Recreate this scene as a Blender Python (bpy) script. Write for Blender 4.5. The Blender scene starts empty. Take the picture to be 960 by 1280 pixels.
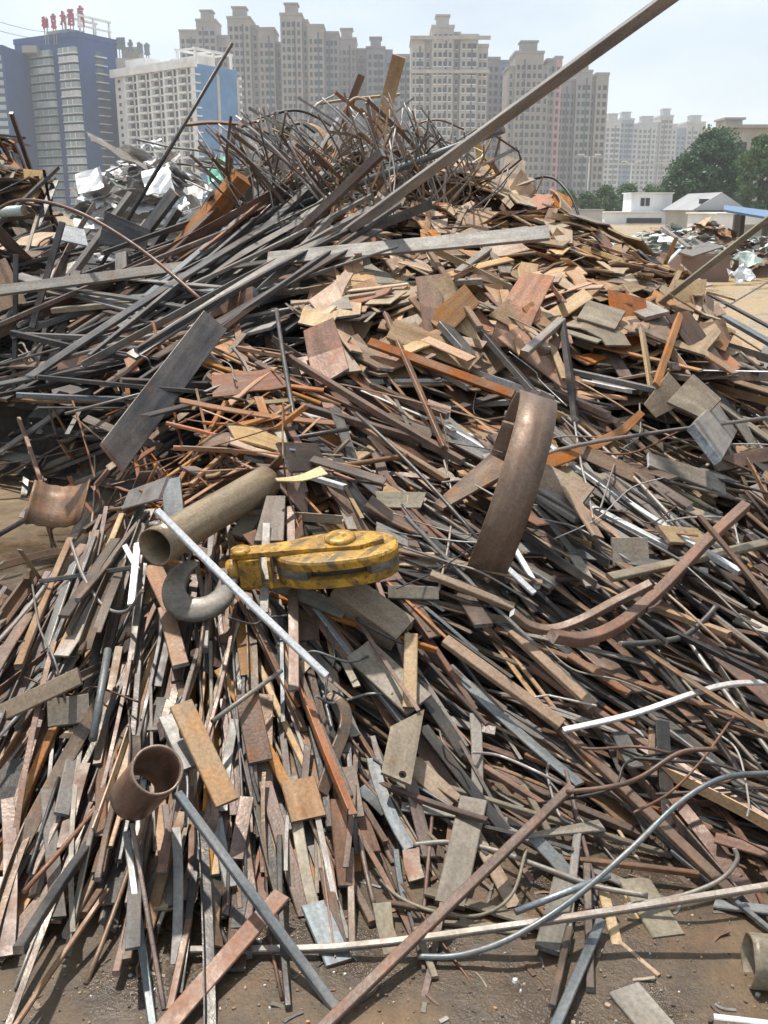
import bpy, math, random
import numpy as np

# ------------------------------------------------------------------ camera, sky, sun, exposure
SC = bpy.context.scene
COL = SC.collection
RAD = math.radians
F_PX, IW, IH = 1243.0, 960.0, 1280.0           # focal length in photo pixels
PITCH, EYE = RAD(17.0), 1.70
cam_d = bpy.data.cameras.new('camera'); cam = bpy.data.objects.new('camera', cam_d); COL.objects.link(cam)
cam.location = (0, 0, EYE); cam.rotation_euler = (math.pi/2 - PITCH, 0, 0)
cam_d.sensor_fit = 'VERTICAL'; cam_d.sensor_height = 24.0; cam_d.sensor_width = 18.0
cam_d.lens = 24.0*F_PX/IH; cam_d.clip_start = 0.05; cam_d.clip_end = 6000
SC.camera = cam

SUN_EL, SUN_AZ = RAD(71), RAD(-38)             # azimuth from +Y (view direction), negative = to the left
world = bpy.data.worlds.new('World'); SC.world = world; world.use_nodes = True
wn, wl = world.node_tree.nodes, world.node_tree.links
sky = wn.new('ShaderNodeTexSky'); sky.sky_type = 'NISHITA'; sky.sun_disc = False
sky.sun_elevation = SUN_EL; sky.sun_rotation = SUN_AZ
sky.altitude = 50; sky.air_density = 1.0; sky.dust_density = 1.0; sky.ozone_density = 1.0
wbg = wn['Background']; wbg.inputs['Strength'].default_value = 0.092
# thin bright summer cloud veil over the whole sky, a little patchy
tc = wn.new('ShaderNodeTexCoord'); wmp = wn.new('ShaderNodeMapping'); wmp.inputs['Scale'].default_value = (1.4, 1.4, 3.8)
wmp.inputs['Location'].default_value = (0.35, 0.1, 0.0)
wno = wn.new('ShaderNodeTexNoise'); wno.inputs['Scale'].default_value = 2.3; wno.inputs['Detail'].default_value = 7; wno.inputs['Roughness'].default_value = 0.55
wrp = wn.new('ShaderNodeValToRGB'); wrp.color_ramp.elements[0].position = 0.36; wrp.color_ramp.elements[1].position = 0.72
wrp.color_ramp.elements[0].color = (0.42, 0.42, 0.42, 1); wrp.color_ramp.elements[1].color = (0.95, 0.95, 0.95, 1)
wmx = wn.new('ShaderNodeMix'); wmx.data_type = 'RGBA'
wl.new(tc.outputs['Generated'], wmp.inputs['Vector']); wl.new(wmp.outputs['Vector'], wno.inputs['Vector'])
wl.new(wno.outputs['Fac'], wrp.inputs['Fac']); wl.new(wrp.outputs['Color'], wmx.inputs['Factor'])
wl.new(sky.outputs['Color'], wmx.inputs['A']); wmx.inputs['B'].default_value = (8.0, 8.9, 9.6, 1)
wl.new(wmx.outputs['Result'], wbg.inputs['Color'])

sun_d = bpy.data.lights.new('sun', 'SUN'); sun_d.energy = 4.4; sun_d.angle = RAD(1.6); sun_d.color = (1.0, 0.95, 0.87)
sun = bpy.data.objects.new('sun', sun_d); COL.objects.link(sun)
sun.rotation_euler = (math.pi/2 - SUN_EL, 0, math.pi - SUN_AZ)   # lamp -Z points away from the sun
sun.location = (-20, 40, 60)

vs = SC.view_settings
SC.display_settings.display_device = 'sRGB'
vs.view_transform = 'Standard'; vs.look = 'None'; vs.gamma = 1.0; vs.use_curve_mapping = False
vs.exposure = 0.34
cy = SC.cycles
cy.use_denoising = True
cy.max_bounces = 4; cy.diffuse_bounces = 2; cy.glossy_bounces = 2; cy.transmission_bounces = 2; cy.volume_bounces = 1
cy.sample_clamp_indirect = 6.0; cy.use_adaptive_sampling = True; cy.adaptive_threshold = 0.02

rng = random.Random(7); nrng = np.random.default_rng(11)

# ------------------------------------------------------------------ pixel <-> world helpers (measuring the photograph)
cP, sP = math.cos(PITCH), math.sin(PITCH)
CAM = np.array((0.0, 0.0, EYE))
def ray(px, py):
    u, v = (px-480)/F_PX, (640-py)/F_PX
    return np.array((u, cP + v*sP, -sP + v*cP))
def at(px, py, d):                     # the point of that sight line d metres ahead (along y)
    r = ray(px, py); return CAM + r*(d/r[1])
def on_plane(px, py, h=0.0):
    r = ray(px, py); return CAM + r*((h-EYE)/r[2])
def depth_of(p): return p[1]*cP - (p[2]-EYE)*sP
def to_px(p):
    p = np.asarray(p, float); d = p[..., 1]*cP - (p[..., 2]-EYE)*sP
    up = p[..., 1]*sP + (p[..., 2]-EYE)*cP
    return 480 + F_PX*p[..., 0]/d, 640 - F_PX*up/d, d

# ------------------------------------------------------------------ mesh builder
class MB:
    """collects verts / faces with per-point attributes lc (local pattern coordinates) and rv (random value)"""
    def __init__(s): s.v = []; s.f = []; s.m = []; s.sm = []; s.lc = []; s.rv = []
    def add(s, verts, faces, mat=0, smooth=False, lc=None, rv=0.5):
        o = len(s.v); s.v.extend(map(tuple, verts)); n = len(verts)
        s.lc.extend(map(tuple, verts if lc is None else lc)); s.rv.extend([rv]*n)
        for i, f in enumerate(faces):
            s.f.append(tuple(o+k for k in f))
            s.m.append(mat[i] if isinstance(mat, (list, tuple)) else mat)
            s.sm.append(smooth[i] if isinstance(smooth, (list, tuple)) else smooth)
    def box(s, x0, x1, y0, y1, z0, z1, mat=0, rv=0.5):
        v = [(x0,y0,z0),(x1,y0,z0),(x1,y1,z0),(x0,y1,z0),(x0,y0,z1),(x1,y0,z1),(x1,y1,z1),(x0,y1,z1)]
        s.add(v, [(0,3,2,1),(4,5,6,7),(0,1,5,4),(1,2,6,5),(2,3,7,6),(3,0,4,7)], mat, rv=rv)
    def mesh(s, name, mats):
        me = bpy.data.meshes.new(name); me.from_pydata(s.v, [], s.f)
        for m in mats: me.materials.append(M[m] if isinstance(m, str) else m)
        n = len(s.f)
        if n:
            me.polygons.foreach_set('material_index', np.array(s.m, dtype=np.int32))
            me.polygons.foreach_set('use_smooth', np.array(s.sm, dtype=bool))
        a = me.attributes.new('lc', 'FLOAT_VECTOR', 'POINT'); a.data.foreach_set('vector', np.array(s.lc, dtype=np.float32).ravel())
        a = me.attributes.new('rv', 'FLOAT', 'POINT'); a.data.foreach_set('value', np.array(s.rv, dtype=np.float32))
        me.update(); return me
    def build(s, name, mats, parent=None, loc=None):
        ob = bpy.data.objects.new(name, s.mesh(name, mats if isinstance(mats, (list, tuple)) else [mats])); COL.objects.link(ob)
        if parent is not None: ob.parent = parent
        if loc is not None: ob.location = loc
        return ob

def tag(o, label=None, cat=None, group=None, kind=None):
    if label: o['label'] = label
    if cat: o['category'] = cat
    if group: o['group'] = group
    if kind: o['kind'] = kind
    return o
def empty(name, loc, rz=0.0, label=None, cat=None, group=None):
    o = bpy.data.objects.new(name, None); COL.objects.link(o); o.location = tuple(loc); o.rotation_euler = (0, 0, rz)
    o.empty_display_size = 0.2
    return tag(o, label, cat, group)

def norm(a): a = np.asarray(a, float); return a/max(1e-9, np.linalg.norm(a))

def rect_section(w, t, c):
    if c <= 0: return [(-w/2,-t/2),(w/2,-t/2),(w/2,t/2),(-w/2,t/2)]
    c = min(c, t*0.4, w*0.4)
    return [(-w/2+c,-t/2),(w/2-c,-t/2),(w/2,-t/2+c),(w/2,t/2-c),(w/2-c,t/2),(-w/2+c,t/2),(-w/2,t/2-c),(-w/2,-t/2+c)]
def angle_section(w, t):               # L profile
    return [(-w/2,-t/2),(w/2,-t/2),(w/2,t/2),(-w/2+t,t/2),(-w/2+t,w-t/2),(-w/2,w-t/2)]
def ring_section(r, n): return [(r*math.cos(2*math.pi*k/n), r*math.sin(2*math.pi*k/n)) for k in range(n)]

def sweep(mb, pts, frames, section, width_f=None, skew=(0.0, 0.0), smooth=False, mat=0, end_mat=None, rv=0.5, off=(0,0,0)):
    """sections along a centreline; frames = list of (side, normal); pts np (n,3)"""
    n, k = len(pts), len(section); V = []; L = []
    dist = [0.0]
    for i in range(1, n): dist.append(dist[-1] + float(np.linalg.norm(pts[i]-pts[i-1])))
    for i in range(n):
        side, nor = frames[i]; w = 1.0 if width_f is None else width_f[i]
        tan = norm(pts[min(i+1, n-1)] - pts[max(i-1, 0)])
        sk = skew[0] if i == 0 else (skew[1] if i == n-1 else 0.0)
        for (a, b) in section:
            V.append(pts[i] + side*(a*w) + nor*b + tan*(sk*a))
            L.append((dist[i]+off[0], a+off[1], b+off[2]))
    Fc = []; mm = []; ss = []
    for i in range(n-1):
        for j in range(k):
            j2 = (j+1) % k
            Fc.append((i*k+j, i*k+j2, (i+1)*k+j2, (i+1)*k+j)); mm.append(mat); ss.append(smooth)
    em = mat if end_mat is None else end_mat
    Fc.append(tuple(range(k-1, -1, -1))); mm.append(em); ss.append(False)
    Fc.append(tuple((n-1)*k+j for j in range(k))); mm.append(em); ss.append(False)
    mb.add(V, Fc, mm, ss, L, rv)

def const_frames(pts, up):
    fr = []; n = len(pts)
    for i in range(n):
        t = norm(pts[min(i+1, n-1)] - pts[max(i-1, 0)])
        s = norm(np.cross(np.asarray(up, float), t)); fr.append((s, np.cross(t, s)))
    return fr
def spline(P, n):
    """Catmull-Rom through the points, n samples"""
    P = [np.asarray(p, float) for p in P]
    if len(P) == 2: return np.array([P[0]+(P[1]-P[0])*k/(n-1) for k in range(n)])
    Q = [2*P[0]-P[1]] + P + [2*P[-1]-P[-2]]; out = []
    for k in range(n):
        x = k/(n-1)*(len(P)-1); i = min(int(x), len(P)-2); t = x-i
        a, b, c, d = Q[i], Q[i+1], Q[i+2], Q[i+3]
        out.append(0.5*((2*b)+(c-a)*t+(2*a-5*b+4*c-d)*t*t+(3*b-a-3*c+d)*t**3))
    return np.array(out)
def lathe(mb, prof, n, axis='x', mat=0, smooth=True, rv=0.5, closed=True):
    """profile of (along, radius) turned about the local axis"""
    V = []; k = len(prof)
    for i in range(n):
        a = 2*math.pi*i/n
        for (h, r) in prof:
            c, s_ = r*math.cos(a), r*math.sin(a)
            V.append((h, c, s_) if axis == 'x' else ((c, s_, h) if axis == 'z' else (c, h, s_)))
    Fc = []
    kk = k if closed else k-1
    for i in range(n):
        i2 = (i+1) % n
        for j in range(kk):
            j2 = (j+1) % k
            Fc.append((i*k+j, i2*k+j, i2*k+j2, i*k+j2))
    mb.add(V, Fc, mat, smooth, None, rv)
def prism(mb, outline, z0, z1, mat=0, rv=0.5, smooth=False):
    n = len(outline); V = [(x, y, z0) for x, y in outline] + [(x, y, z1) for x, y in outline]
    Fc = [tuple(range(n-1, -1, -1)), tuple(range(n, 2*n))] + [(i, (i+1) % n, n+(i+1) % n, n+i) for i in range(n)]
    mb.add(V, Fc, mat, [False, False]+[smooth]*n, None, rv)

# ------------------------------------------------------------------ materials
M = {}
def nodes_of(name):
    m = bpy.data.materials.new(name); m.use_nodes = True; M[name] = m
    nt = m.node_tree; return m, nt.nodes, nt.links, nt.nodes['Principled BSDF']
def N(nd, typ, **kw):
    n = nd.new(typ)
    for k, v in kw.items():
        if k in n.inputs.keys(): n.inputs[k].default_value = v
        else: setattr(n, k, v)
    return n
def ramp(nd, stops):
    r = nd.new('ShaderNodeValToRGB'); e = r.color_ramp.elements
    while len(e) < len(stops): e.new(0.5)
    for i, (p, c) in enumerate(stops):
        e[i].position = p; e[i].color = tuple(c)+(1,) if len(c) == 3 else c
    return r
def mixc(nd, lk, fac, a, b, blend='MIX'):
    m = nd.new('ShaderNodeMix'); m.data_type = 'RGBA'; m.blend_type = blend
    for sock, v in (('Factor', fac), ('A', a), ('B', b)):
        if hasattr(v, 'is_linked'): lk.new(v, m.inputs[sock])
        elif v is not None: m.inputs[sock].default_value = v if sock == 'Factor' else tuple(v)+(1,)
    return m.outputs['Result']
def steel(name, c0, c1, c2, metallic=0.2, rough=0.55, rust=0.25, rustcol=(0.26,0.095,0.03), dust=0.3, dustcol=(0.30,0.225,0.15), vary=0.42, scale=1.0, bump=0.25):
    m, nd, lk, bs = nodes_of(name)
    lc = N(nd, 'ShaderNodeAttribute', attribute_name='lc'); rv = N(nd, 'ShaderNodeAttribute', attribute_name='rv')
    sh = N(nd, 'ShaderNodeVectorMath', operation='MULTIPLY_ADD')     # shift the pattern per piece
    cmb = N(nd, 'ShaderNodeCombineXYZ')
    mul = N(nd, 'ShaderNodeMath', operation='MULTIPLY'); mul.inputs[1].default_value = 57.0; lk.new(rv.outputs['Fac'], mul.inputs[0])
    for i in range(3): lk.new(mul.outputs[0], cmb.inputs[i])
    add = N(nd, 'ShaderNodeVectorMath', operation='ADD'); lk.new(lc.outputs['Vector'], add.inputs[0]); lk.new(cmb.outputs[0], add.inputs[1])
    mp = N(nd, 'ShaderNodeMapping'); mp.inputs['Scale'].default_value = (3*scale, 24*scale, 24*scale); lk.new(add.outputs[0], mp.inputs['Vector'])
    n1 = N(nd, 'ShaderNodeTexNoise', Scale=1.0, Detail=4.0, Roughness=0.62); lk.new(mp.outputs[0], n1.inputs['Vector'])
    n2 = N(nd, 'ShaderNodeTexNoise', Scale=9.0*scale, Detail=4.0, Roughness=0.65); lk.new(add.outputs[0], n2.inputs['Vector'])
    n3 = N(nd, 'ShaderNodeTexNoise', Scale=95.0*scale, Detail=2.0, Roughness=0.6); lk.new(add.outputs[0], n3.inputs['Vector'])
    r1 = ramp(nd, [(0.28, c0), (0.5, c1), (0.74, c2)]); lk.new(n1.outputs['Fac'], r1.inputs['Fac'])
    # rust blotches
    ra = ramp(nd, [(0.60-0.28*rust, (0,0,0)), (0.72-0.2*rust, (1,1,1))]); lk.new(n2.outputs['Fac'], ra.inputs['Fac'])
    rm = N(nd, 'ShaderNodeMath', operation='MULTIPLY'); lk.new(ra.outputs['Color'], rm.inputs[0]); rm.inputs[1].default_value = min(1.0, rust*1.6)
    cA = mixc(nd, lk, rm.outputs[0], r1.outputs['Color'], rustcol)
    # dry mud dust
    n4 = N(nd, 'ShaderNodeTexNoise', Scale=4.2*scale, Detail=4.0, Roughness=0.7); lk.new(add.outputs[0], n4.inputs['Vector'])
    rd = ramp(nd, [(0.42, (0,0,0)), (0.66, (1,1,1))]); lk.new(n4.outputs['Fac'], rd.inputs['Fac'])
    dm = N(nd, 'ShaderNodeMath', operation='MULTIPLY'); lk.new(rd.outputs['Color'], dm.inputs[0]); dm.inputs[1].default_value = dust
    cB = mixc(nd, lk, dm.outputs[0], cA, dustcol)
    # per-piece value and fine speckle
    hs = N(nd, 'ShaderNodeHueSaturation'); lk.new(cB, hs.inputs['Color'])
    mr = N(nd, 'ShaderNodeMapRange'); mr.inputs['To Min'].default_value = 1-vary; mr.inputs['To Max'].default_value = 1+vary; lk.new(rv.outputs['Fac'], mr.inputs['Value'])
    sp = N(nd, 'ShaderNodeMapRange'); sp.inputs['From Min'].default_value = 0.3; sp.inputs['From Max'].default_value = 0.7
    sp.inputs['To Min'].default_value = 0.78; sp.inputs['To Max'].default_value = 1.2; lk.new(n3.outputs['Fac'], sp.inputs['Value'])
    vm = N(nd, 'ShaderNodeMath', operation='MULTIPLY'); lk.new(mr.outputs[0], vm.inputs[0]); lk.new(sp.outputs[0], vm.inputs[1])
    lk.new(vm.outputs[0], hs.inputs['Value'])
    hm = N(nd, 'ShaderNodeMath', operation='MULTIPLY'); hm.inputs[1].default_value = 37.7; lk.new(rv.outputs['Fac'], hm.inputs[0])
    hf = N(nd, 'ShaderNodeMath', operation='FRACT'); lk.new(hm.outputs[0], hf.inputs[0])
    hr = N(nd, 'ShaderNodeMapRange'); hr.inputs['To Min'].default_value = 0.488; hr.inputs['To Max'].default_value = 0.512; lk.new(hf.outputs[0], hr.inputs['Value'])
    lk.new(hr.outputs[0], hs.inputs['Hue'])
    sr = N(nd, 'ShaderNodeMapRange'); sr.inputs['To Min'].default_value = 0.7; sr.inputs['To Max'].default_value = 1.15
    sm_ = N(nd, 'ShaderNodeMath', operation='MULTIPLY'); sm_.inputs[1].default_value = 91.3; lk.new(rv.outputs['Fac'], sm_.inputs[0])
    sf = N(nd, 'ShaderNodeMath', operation='FRACT'); lk.new(sm_.outputs[0], sf.inputs[0]); lk.new(sf.outputs[0], sr.inputs['Value'])
    lk.new(sr.outputs[0], hs.inputs['Saturation'])
    lk.new(hs.outputs['Color'], bs.inputs['Base Color'])
    # rust and dust take the metal away
    im = N(nd, 'ShaderNodeMath', operation='MAXIMUM'); lk.new(rm.outputs[0], im.inputs[0]); lk.new(dm.outputs[0], im.inputs[1])
    mm = N(nd, 'ShaderNodeMapRange'); mm.inputs['To Min'].default_value = metallic; mm.inputs['To Max'].default_value = metallic*0.15; lk.new(im.outputs[0], mm.inputs['Value'])
    lk.new(mm.outputs[0], bs.inputs['Metallic'])
    ro = N(nd, 'ShaderNodeMapRange'); ro.inputs['From Min'].default_value = 0.3; ro.inputs['From Max'].default_value = 0.75
    ro.inputs['To Min'].default_value = max(0.12, rough-0.14); ro.inputs['To Max'].default_value = min(0.95, rough+0.22); lk.new(n2.outputs['Fac'], ro.inputs['Value'])
    lk.new(ro.outputs[0], bs.inputs['Roughness'])
    bp = N(nd, 'ShaderNodeBump'); bp.inputs['Strength'].default_value = bump; bp.inputs['Distance'].default_value = 0.004/scale
    ba = N(nd, 'ShaderNodeMath', operation='ADD'); lk.new(n2.outputs['Fac'], ba.inputs[0]); lk.new(n3.outputs['Fac'], ba.inputs[1])
    lk.new(ba.outputs[0], bp.inputs['Height']); lk.new(bp.outputs[0], bs.inputs['Normal'])
    return m
steel('brown',   (0.075,0.040,0.024), (0.14,0.078,0.048), (0.21,0.126,0.08), 0.24, 0.5, 0.32, dust=.16)
steel('mauve',   (0.062,0.040,0.029), (0.11,0.073,0.053), (0.175,0.12,0.09), 0.32, 0.46, 0.24, dust=.16)
steel('tan',     (0.22,0.132,0.066), (0.335,0.212,0.112), (0.44,0.298,0.172), 0.08, 0.6, 0.26, rustcol=(0.33,0.14,0.05), dust=0.45, dustcol=(0.44,0.305,0.18))
steel('orange',  (0.16,0.066,0.024), (0.27,0.118,0.042), (0.37,0.185,0.075), 0.05, 0.7, 0.45, rustcol=(0.40,0.13,0.03), dust=0.25)
steel('dark',    (0.028,0.026,0.026), (0.055,0.051,0.05), (0.10,0.093,0.088), 0.4, 0.45, 0.10, dust=0.18)
steel('grey',    (0.14,0.128,0.115), (0.21,0.193,0.175), (0.31,0.288,0.26), 0.3, 0.5, 0.2, dust=0.3, bump=.12)
steel('pale_rod',(0.26,0.235,0.215), (0.40,0.37,0.345), (0.55,0.52,0.49), 0.3, 0.45, 0.12, dust=0.25)
steel('blue',    (0.09,0.10,0.105), (0.15,0.167,0.175), (0.24,0.265,0.275), 0.5, 0.42, 0.10, dust=0.25, bump=.08)
steel('olive',   (0.115,0.092,0.065), (0.175,0.143,0.103), (0.25,0.21,0.155), 0.12, 0.58, 0.10, dust=0.45, dustcol=(0.33,0.28,0.2))
steel('bright',  (0.50,0.50,0.49), (0.66,0.66,0.65), (0.80,0.80,0.79), 0.35, 0.34, 0.03, dust=0.10, vary=0.2, bump=.08)
steel('cut_end', (0.12,0.13,0.14), (0.26,0.29,0.31), (0.45,0.5,0.53), 0.7, 0.38, 0.15, dust=0.1)
steel('cut_rust',(0.13,0.085,0.06), (0.22,0.15,0.11), (0.36,0.28,0.22), 0.3, 0.5, 0.2, dust=0.1)
steel('core',    (0.02,0.015,0.012), (0.035,0.026,0.02), (0.06,0.045,0.035), 0.1, 0.8, 0.2, dust=0.1)  # near-black colour stands in for shade between the loose pieces
steel('hookgrey',(0.06,0.056,0.05), (0.10,0.095,0.086), (0.155,0.147,0.135), 0.2, 0.52, 0.12, dust=0.3, bump=.1)
steel('pipe_tan',(0.15,0.11,0.07), (0.23,0.175,0.115), (0.32,0.25,0.17), 0.25, 0.45, 0.12, dust=0.35)
steel('hoop',    (0.12,0.072,0.05), (0.18,0.11,0.08), (0.25,0.165,0.125), 0.3, 0.47, 0.10, dust=0.18, vary=0.05)
steel('white_sheet', (0.42,0.43,0.44), (0.60,0.61,0.62), (0.76,0.77,0.78), 0.25, 0.4, 0.04, dust=0.2, vary=0.22)
steel('mint_sheet', (0.38,0.46,0.42), (0.52,0.60,0.55), (0.66,0.71,0.67), 0.2, 0.45, 0.04, dust=0.2, vary=0.3)
steel('green_paint', (0.10,0.42,0.28), (0.16,0.52,0.36), (0.25,0.58,0.44), 0.0, 0.4, 0.03, dust=0.1)
steel('yellow_scrap', (0.30,0.22,0.04), (0.44,0.33,0.06), (0.5,0.40,0.12), 0.0, 0.45, 0.06, dust=0.2)
steel('red_scrap', (0.22,0.06,0.05), (0.30,0.09,0.07), (0.38,0.14,0.11), 0.0, 0.5, 0.1, dust=0.2)

steel('ochre', (0.17,0.10,0.045), (0.26,0.155,0.06), (0.34,0.21,0.09), 0.1, 0.55, 0.3, rustcol=(0.45,0.2,0.03), dust=0.2)
# ------------------------------------------------------------------ the ground
def ground_material():
    m, nd, lk, bs = nodes_of('mud')
    g = N(nd, 'ShaderNodeNewGeometry')
    n1 = N(nd, 'ShaderNodeTexNoise', Scale=1.1, Detail=9.0, Roughness=0.6); lk.new(g.outputs['Position'], n1.inputs['Vector'])
    n2 = N(nd, 'ShaderNodeTexNoise', Scale=9.0, Detail=8.0, Roughness=0.7); lk.new(g.outputs['Position'], n2.inputs['Vector'])
    n3 = N(nd, 'ShaderNodeTexNoise', Scale=120.0, Detail=4.0, Roughness=0.7); lk.new(g.outputs['Position'], n3.inputs['Vector'])
    n5 = N(nd, 'ShaderNodeTexNoise', Scale=0.09, Detail=5.0, Roughness=0.6); lk.new(g.outputs['Position'], n5.inputs['Vector'])
    r1 = ramp(nd, [(0.30, (0.038,0.025,0.015)), (0.48, (0.088,0.060,0.035)), (0.66, (0.20,0.138,0.078))]); lk.new(n1.outputs['Fac'], r1.inputs['Fac'])
    r2 = ramp(nd, [(0.38, (0.55,0.52,0.5)), (0.62, (1.2,1.16,1.1))]); lk.new(n2.outputs['Fac'], r2.inputs['Fac'])
    c = mixc(nd, lk, 0.75, r1.outputs['Color'], r2.outputs['Color'], 'MULTIPLY')
    r3 = ramp(nd, [(0.36, (0.6,0.6,0.6)), (0.5, (1,1,1)), (0.70, (1.15,1.15,1.12)), (0.78, (1.9,1.9,1.85))]); lk.new(n3.outputs['Fac'], r3.inputs['Fac'])
    c = mixc(nd, lk, 0.7, c, r3.outputs['Color'], 'MULTIPLY')
    # rust stained ground in places
    n6 = N(nd, 'ShaderNodeTexNoise', Scale=2.7, Detail=6.0, Roughness=0.65); lk.new(g.outputs['Position'], n6.inputs['Vector'])
    r6 = ramp(nd, [(0.52, (0,0,0)), (0.70, (0.7,0.7,0.7))]); lk.new(n6.outputs['Fac'], r6.inputs['Fac'])
    c = mixc(nd, lk, r6.outputs['Color'], c, (0.17,0.085,0.035))
    # the dry yellow yard beyond: large patches
    sx = N(nd, 'ShaderNodeSeparateXYZ'); lk.new(g.outputs['Position'], sx.inputs[0])
    mr = N(nd, 'ShaderNodeMapRange'); mr.inputs['From Min'].default_value = 4.5; mr.inputs['From Max'].default_value = 9; lk.new(sx.outputs['Y'], mr.inputs['Value'])
    r5 = ramp(nd, [(0.25, (0.30,0.215,0.115)), (0.6, (0.40,0.29,0.155))]); lk.new(n5.outputs['Fac'], r5.inputs['Fac'])
    c5 = mixc(nd, lk, 0.6, r5.outputs['Color'], r2.outputs['Color'], 'MULTIPLY')
    c = mixc(nd, lk, mr.outputs[0], c, c5)
    lk.new(c, bs.inputs['Base Color'])
    rw = ramp(nd, [(0.42, (0.16,0.16,0.16)), (0.56, (0.7,0.7,0.7))]); lk.new(n1.outputs['Fac'], rw.inputs['Fac'])   # damp hollows are glossier
    lk.new(rw.outputs['Color'], bs.inputs['Roughness'])
    bp = N(nd, 'ShaderNodeBump'); bp.inputs['Strength'].default_value = 0.6; bp.inputs['Distance'].default_value = 0.012
    ad = N(nd, 'ShaderNodeMath', operation='MULTIPLY_ADD'); lk.new(n3.outputs['Fac'], ad.inputs[0]); ad.inputs[1].default_value = 0.35; lk.new(n2.outputs['Fac'], ad.inputs[2])
    lk.new(ad.outputs[0], bp.inputs['Height']); lk.new(bp.outputs[0], bs.inputs['Normal'])
ground_material()
def lattice(seed, cells):
    r = np.random.default_rng(seed); return r.random((cells, cells))
_LT = lattice(3, 64)
def vnoise(x, y):
    x = np.asarray(x, float); y = np.asarray(y, float)
    xi, yi = np.floor(x).astype(int), np.floor(y).astype(int); fx, fy = x-xi, y-yi
    fx, fy = fx*fx*(3-2*fx), fy*fy*(3-2*fy)
    a = _LT[xi % 64, yi % 64]; b = _LT[(xi+1) % 64, yi % 64]; c = _LT[xi % 64, (yi+1) % 64]; d = _LT[(xi+1) % 64, (yi+1) % 64]
    return (a*(1-fx)+b*fx)*(1-fy)+(c*(1-fx)+d*fx)*fy
def ground_z(x, y):
    return -0.03 + 0.030*vnoise(x*1.3+5, y*1.3) + 0.012*vnoise(x*5, y*5+9) + 0.005*vnoise(x*17, y*17)
def build_ground():
    def axis(near, fine, far, lo, hi):
        a = list(np.arange(lo, hi+1e-6, fine)); s = fine
        up = [a[-1]]; dn = [a[0]]
        while up[-1] < far: s *= 1.25; up.append(up[-1]+s)
        s = fine
        while dn[-1] > -far: s *= 1.25; dn.append(dn[-1]-s)
        return np.array(dn[:0:-1] + a + up[1:])
    xs = axis(0, 0.035, 2200, -2.4, 2.4); ys = axis(0, 0.035, 2200, 1.2, 4.6)
    X, Y = np.meshgrid(xs, ys); fade = np.clip(1-(np.hypot(X, Y)-8)/20, 0, 1)
    Z = ground_z(X, Y)*fade
    nx, ny = len(xs), len(ys)
    V = np.stack([X, Y, Z], -1).reshape(-1, 3)
    idx = np.arange(nx*ny).reshape(ny, nx)
    Fq = np.stack([idx[:-1,:-1], idx[:-1,1:], idx[1:,1:], idx[1:,:-1]], -1).reshape(-1, 4)
    me = bpy.data.meshes.new('ground'); me.from_pydata(V.tolist(), [], Fq.tolist()); me.materials.append(M['mud'])
    me.polygons.foreach_set('use_smooth', np.ones(len(Fq), bool)); me.update()
    o = bpy.data.objects.new('ground', me); COL.objects.link(o); o['kind'] = 'structure'
build_ground()

# ------------------------------------------------------------------ the heap's form: profiles (metres ahead, height) per sight-line column
PROF = {
 -500: [(2.8,0),(3.4,.1),(4,0),(6.0,0),(6.8,.9),(7.8,1.5),(9,1.8),(11,2.2),(13,1.4),(15,0)],
 -200: [(2.6,0),(3.2,.2),(3.8,.05),(4.1,0),(6.0,0),(6.8,.8),(7.8,1.4),(9,1.9),(10.2,2.8),(11,2.9),(13,1.4),(15,0)],
   0: [(2.2,0),(2.9,.25),(3.6,.33),(4.4,.0),(6.2,0),(6.8,.7),(7.6,1.4),(9,1.75),(10.2,2.5),(11,2.6),(13,1.3),(15,0)],
  60: [(2.2,0),(3.1,.38),(3.8,.42),(4.6,.3),(5.6,.3),(6.3,.6),(7.2,1.25),(8,1.45),(9,1.7),(10.2,2.1),(11,2.15),(13,1.2),(14.5,0)],
 100: [(2.2,0),(3.2,.42),(3.9,.5),(5,.6),(6,.8),(7,1.2),(8,1.28),(9,1.1),(10.5,.7),(12,.3),(13,0)],
 200: [(2.2,0),(3.3,.55),(4.2,.75),(5.2,.95),(6.5,1.22),(8,1.3),(9,1.2),(10.5,.8),(12,.3),(13,0)],
 300: [(2.2,0),(3.3,.55),(4.3,.8),(5.5,1.08),(7,1.5),(8.5,1.85),(9.5,2.0),(10.5,1.95),(12,1.0),(13,0)],
 420: [(2.38,0),(3.4,.55),(4.5,.85),(6,1.25),(7.5,1.65),(8.8,2.0),(9.8,2.2),(10.8,2.1),(12.5,.8),(13.5,0)],
 550: [(2.65,0),(3.6,.55),(4.6,.85),(6,1.25),(7.5,1.73),(8.5,1.97),(9.5,2.05),(10.5,1.8),(12,.6),(13,0)],
 650: [(2.75,0),(3.6,.5),(4.6,.85),(6,1.25),(7.3,1.70),(8.2,1.86),(9,1.5),(10.5,.4),(11.5,0)],
 750: [(2.6,0),(3.6,.5),(4.6,.8),(6,1.2),(7,1.43),(7.8,1.43),(9,.7),(10,0)],
 850: [(2.4,0),(3.5,.45),(4.6,.75),(5.6,1.0),(6.5,1.17),(7.2,1.08),(8.2,.3),(9,0)],
 960: [(2.2,0),(3.5,.4),(4.6,.7),(5.3,.85),(6,.78),(6.8,.25),(7.4,0)],
1150: [(2.2,0),(3.5,.35),(5,.6),(6,.4),(6.6,0)],
1500: [(2.3,0),(3.5,.2),(4.5,.3),(5.4,0)],
}
GR = 0.016; GX0, GX1, GY0, GY1 = -7.5, 6.5, 1.4, 14.6
gx = np.arange(GX0, GX1, GR); gy = np.arange(GY0, GY1, GR)
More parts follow.
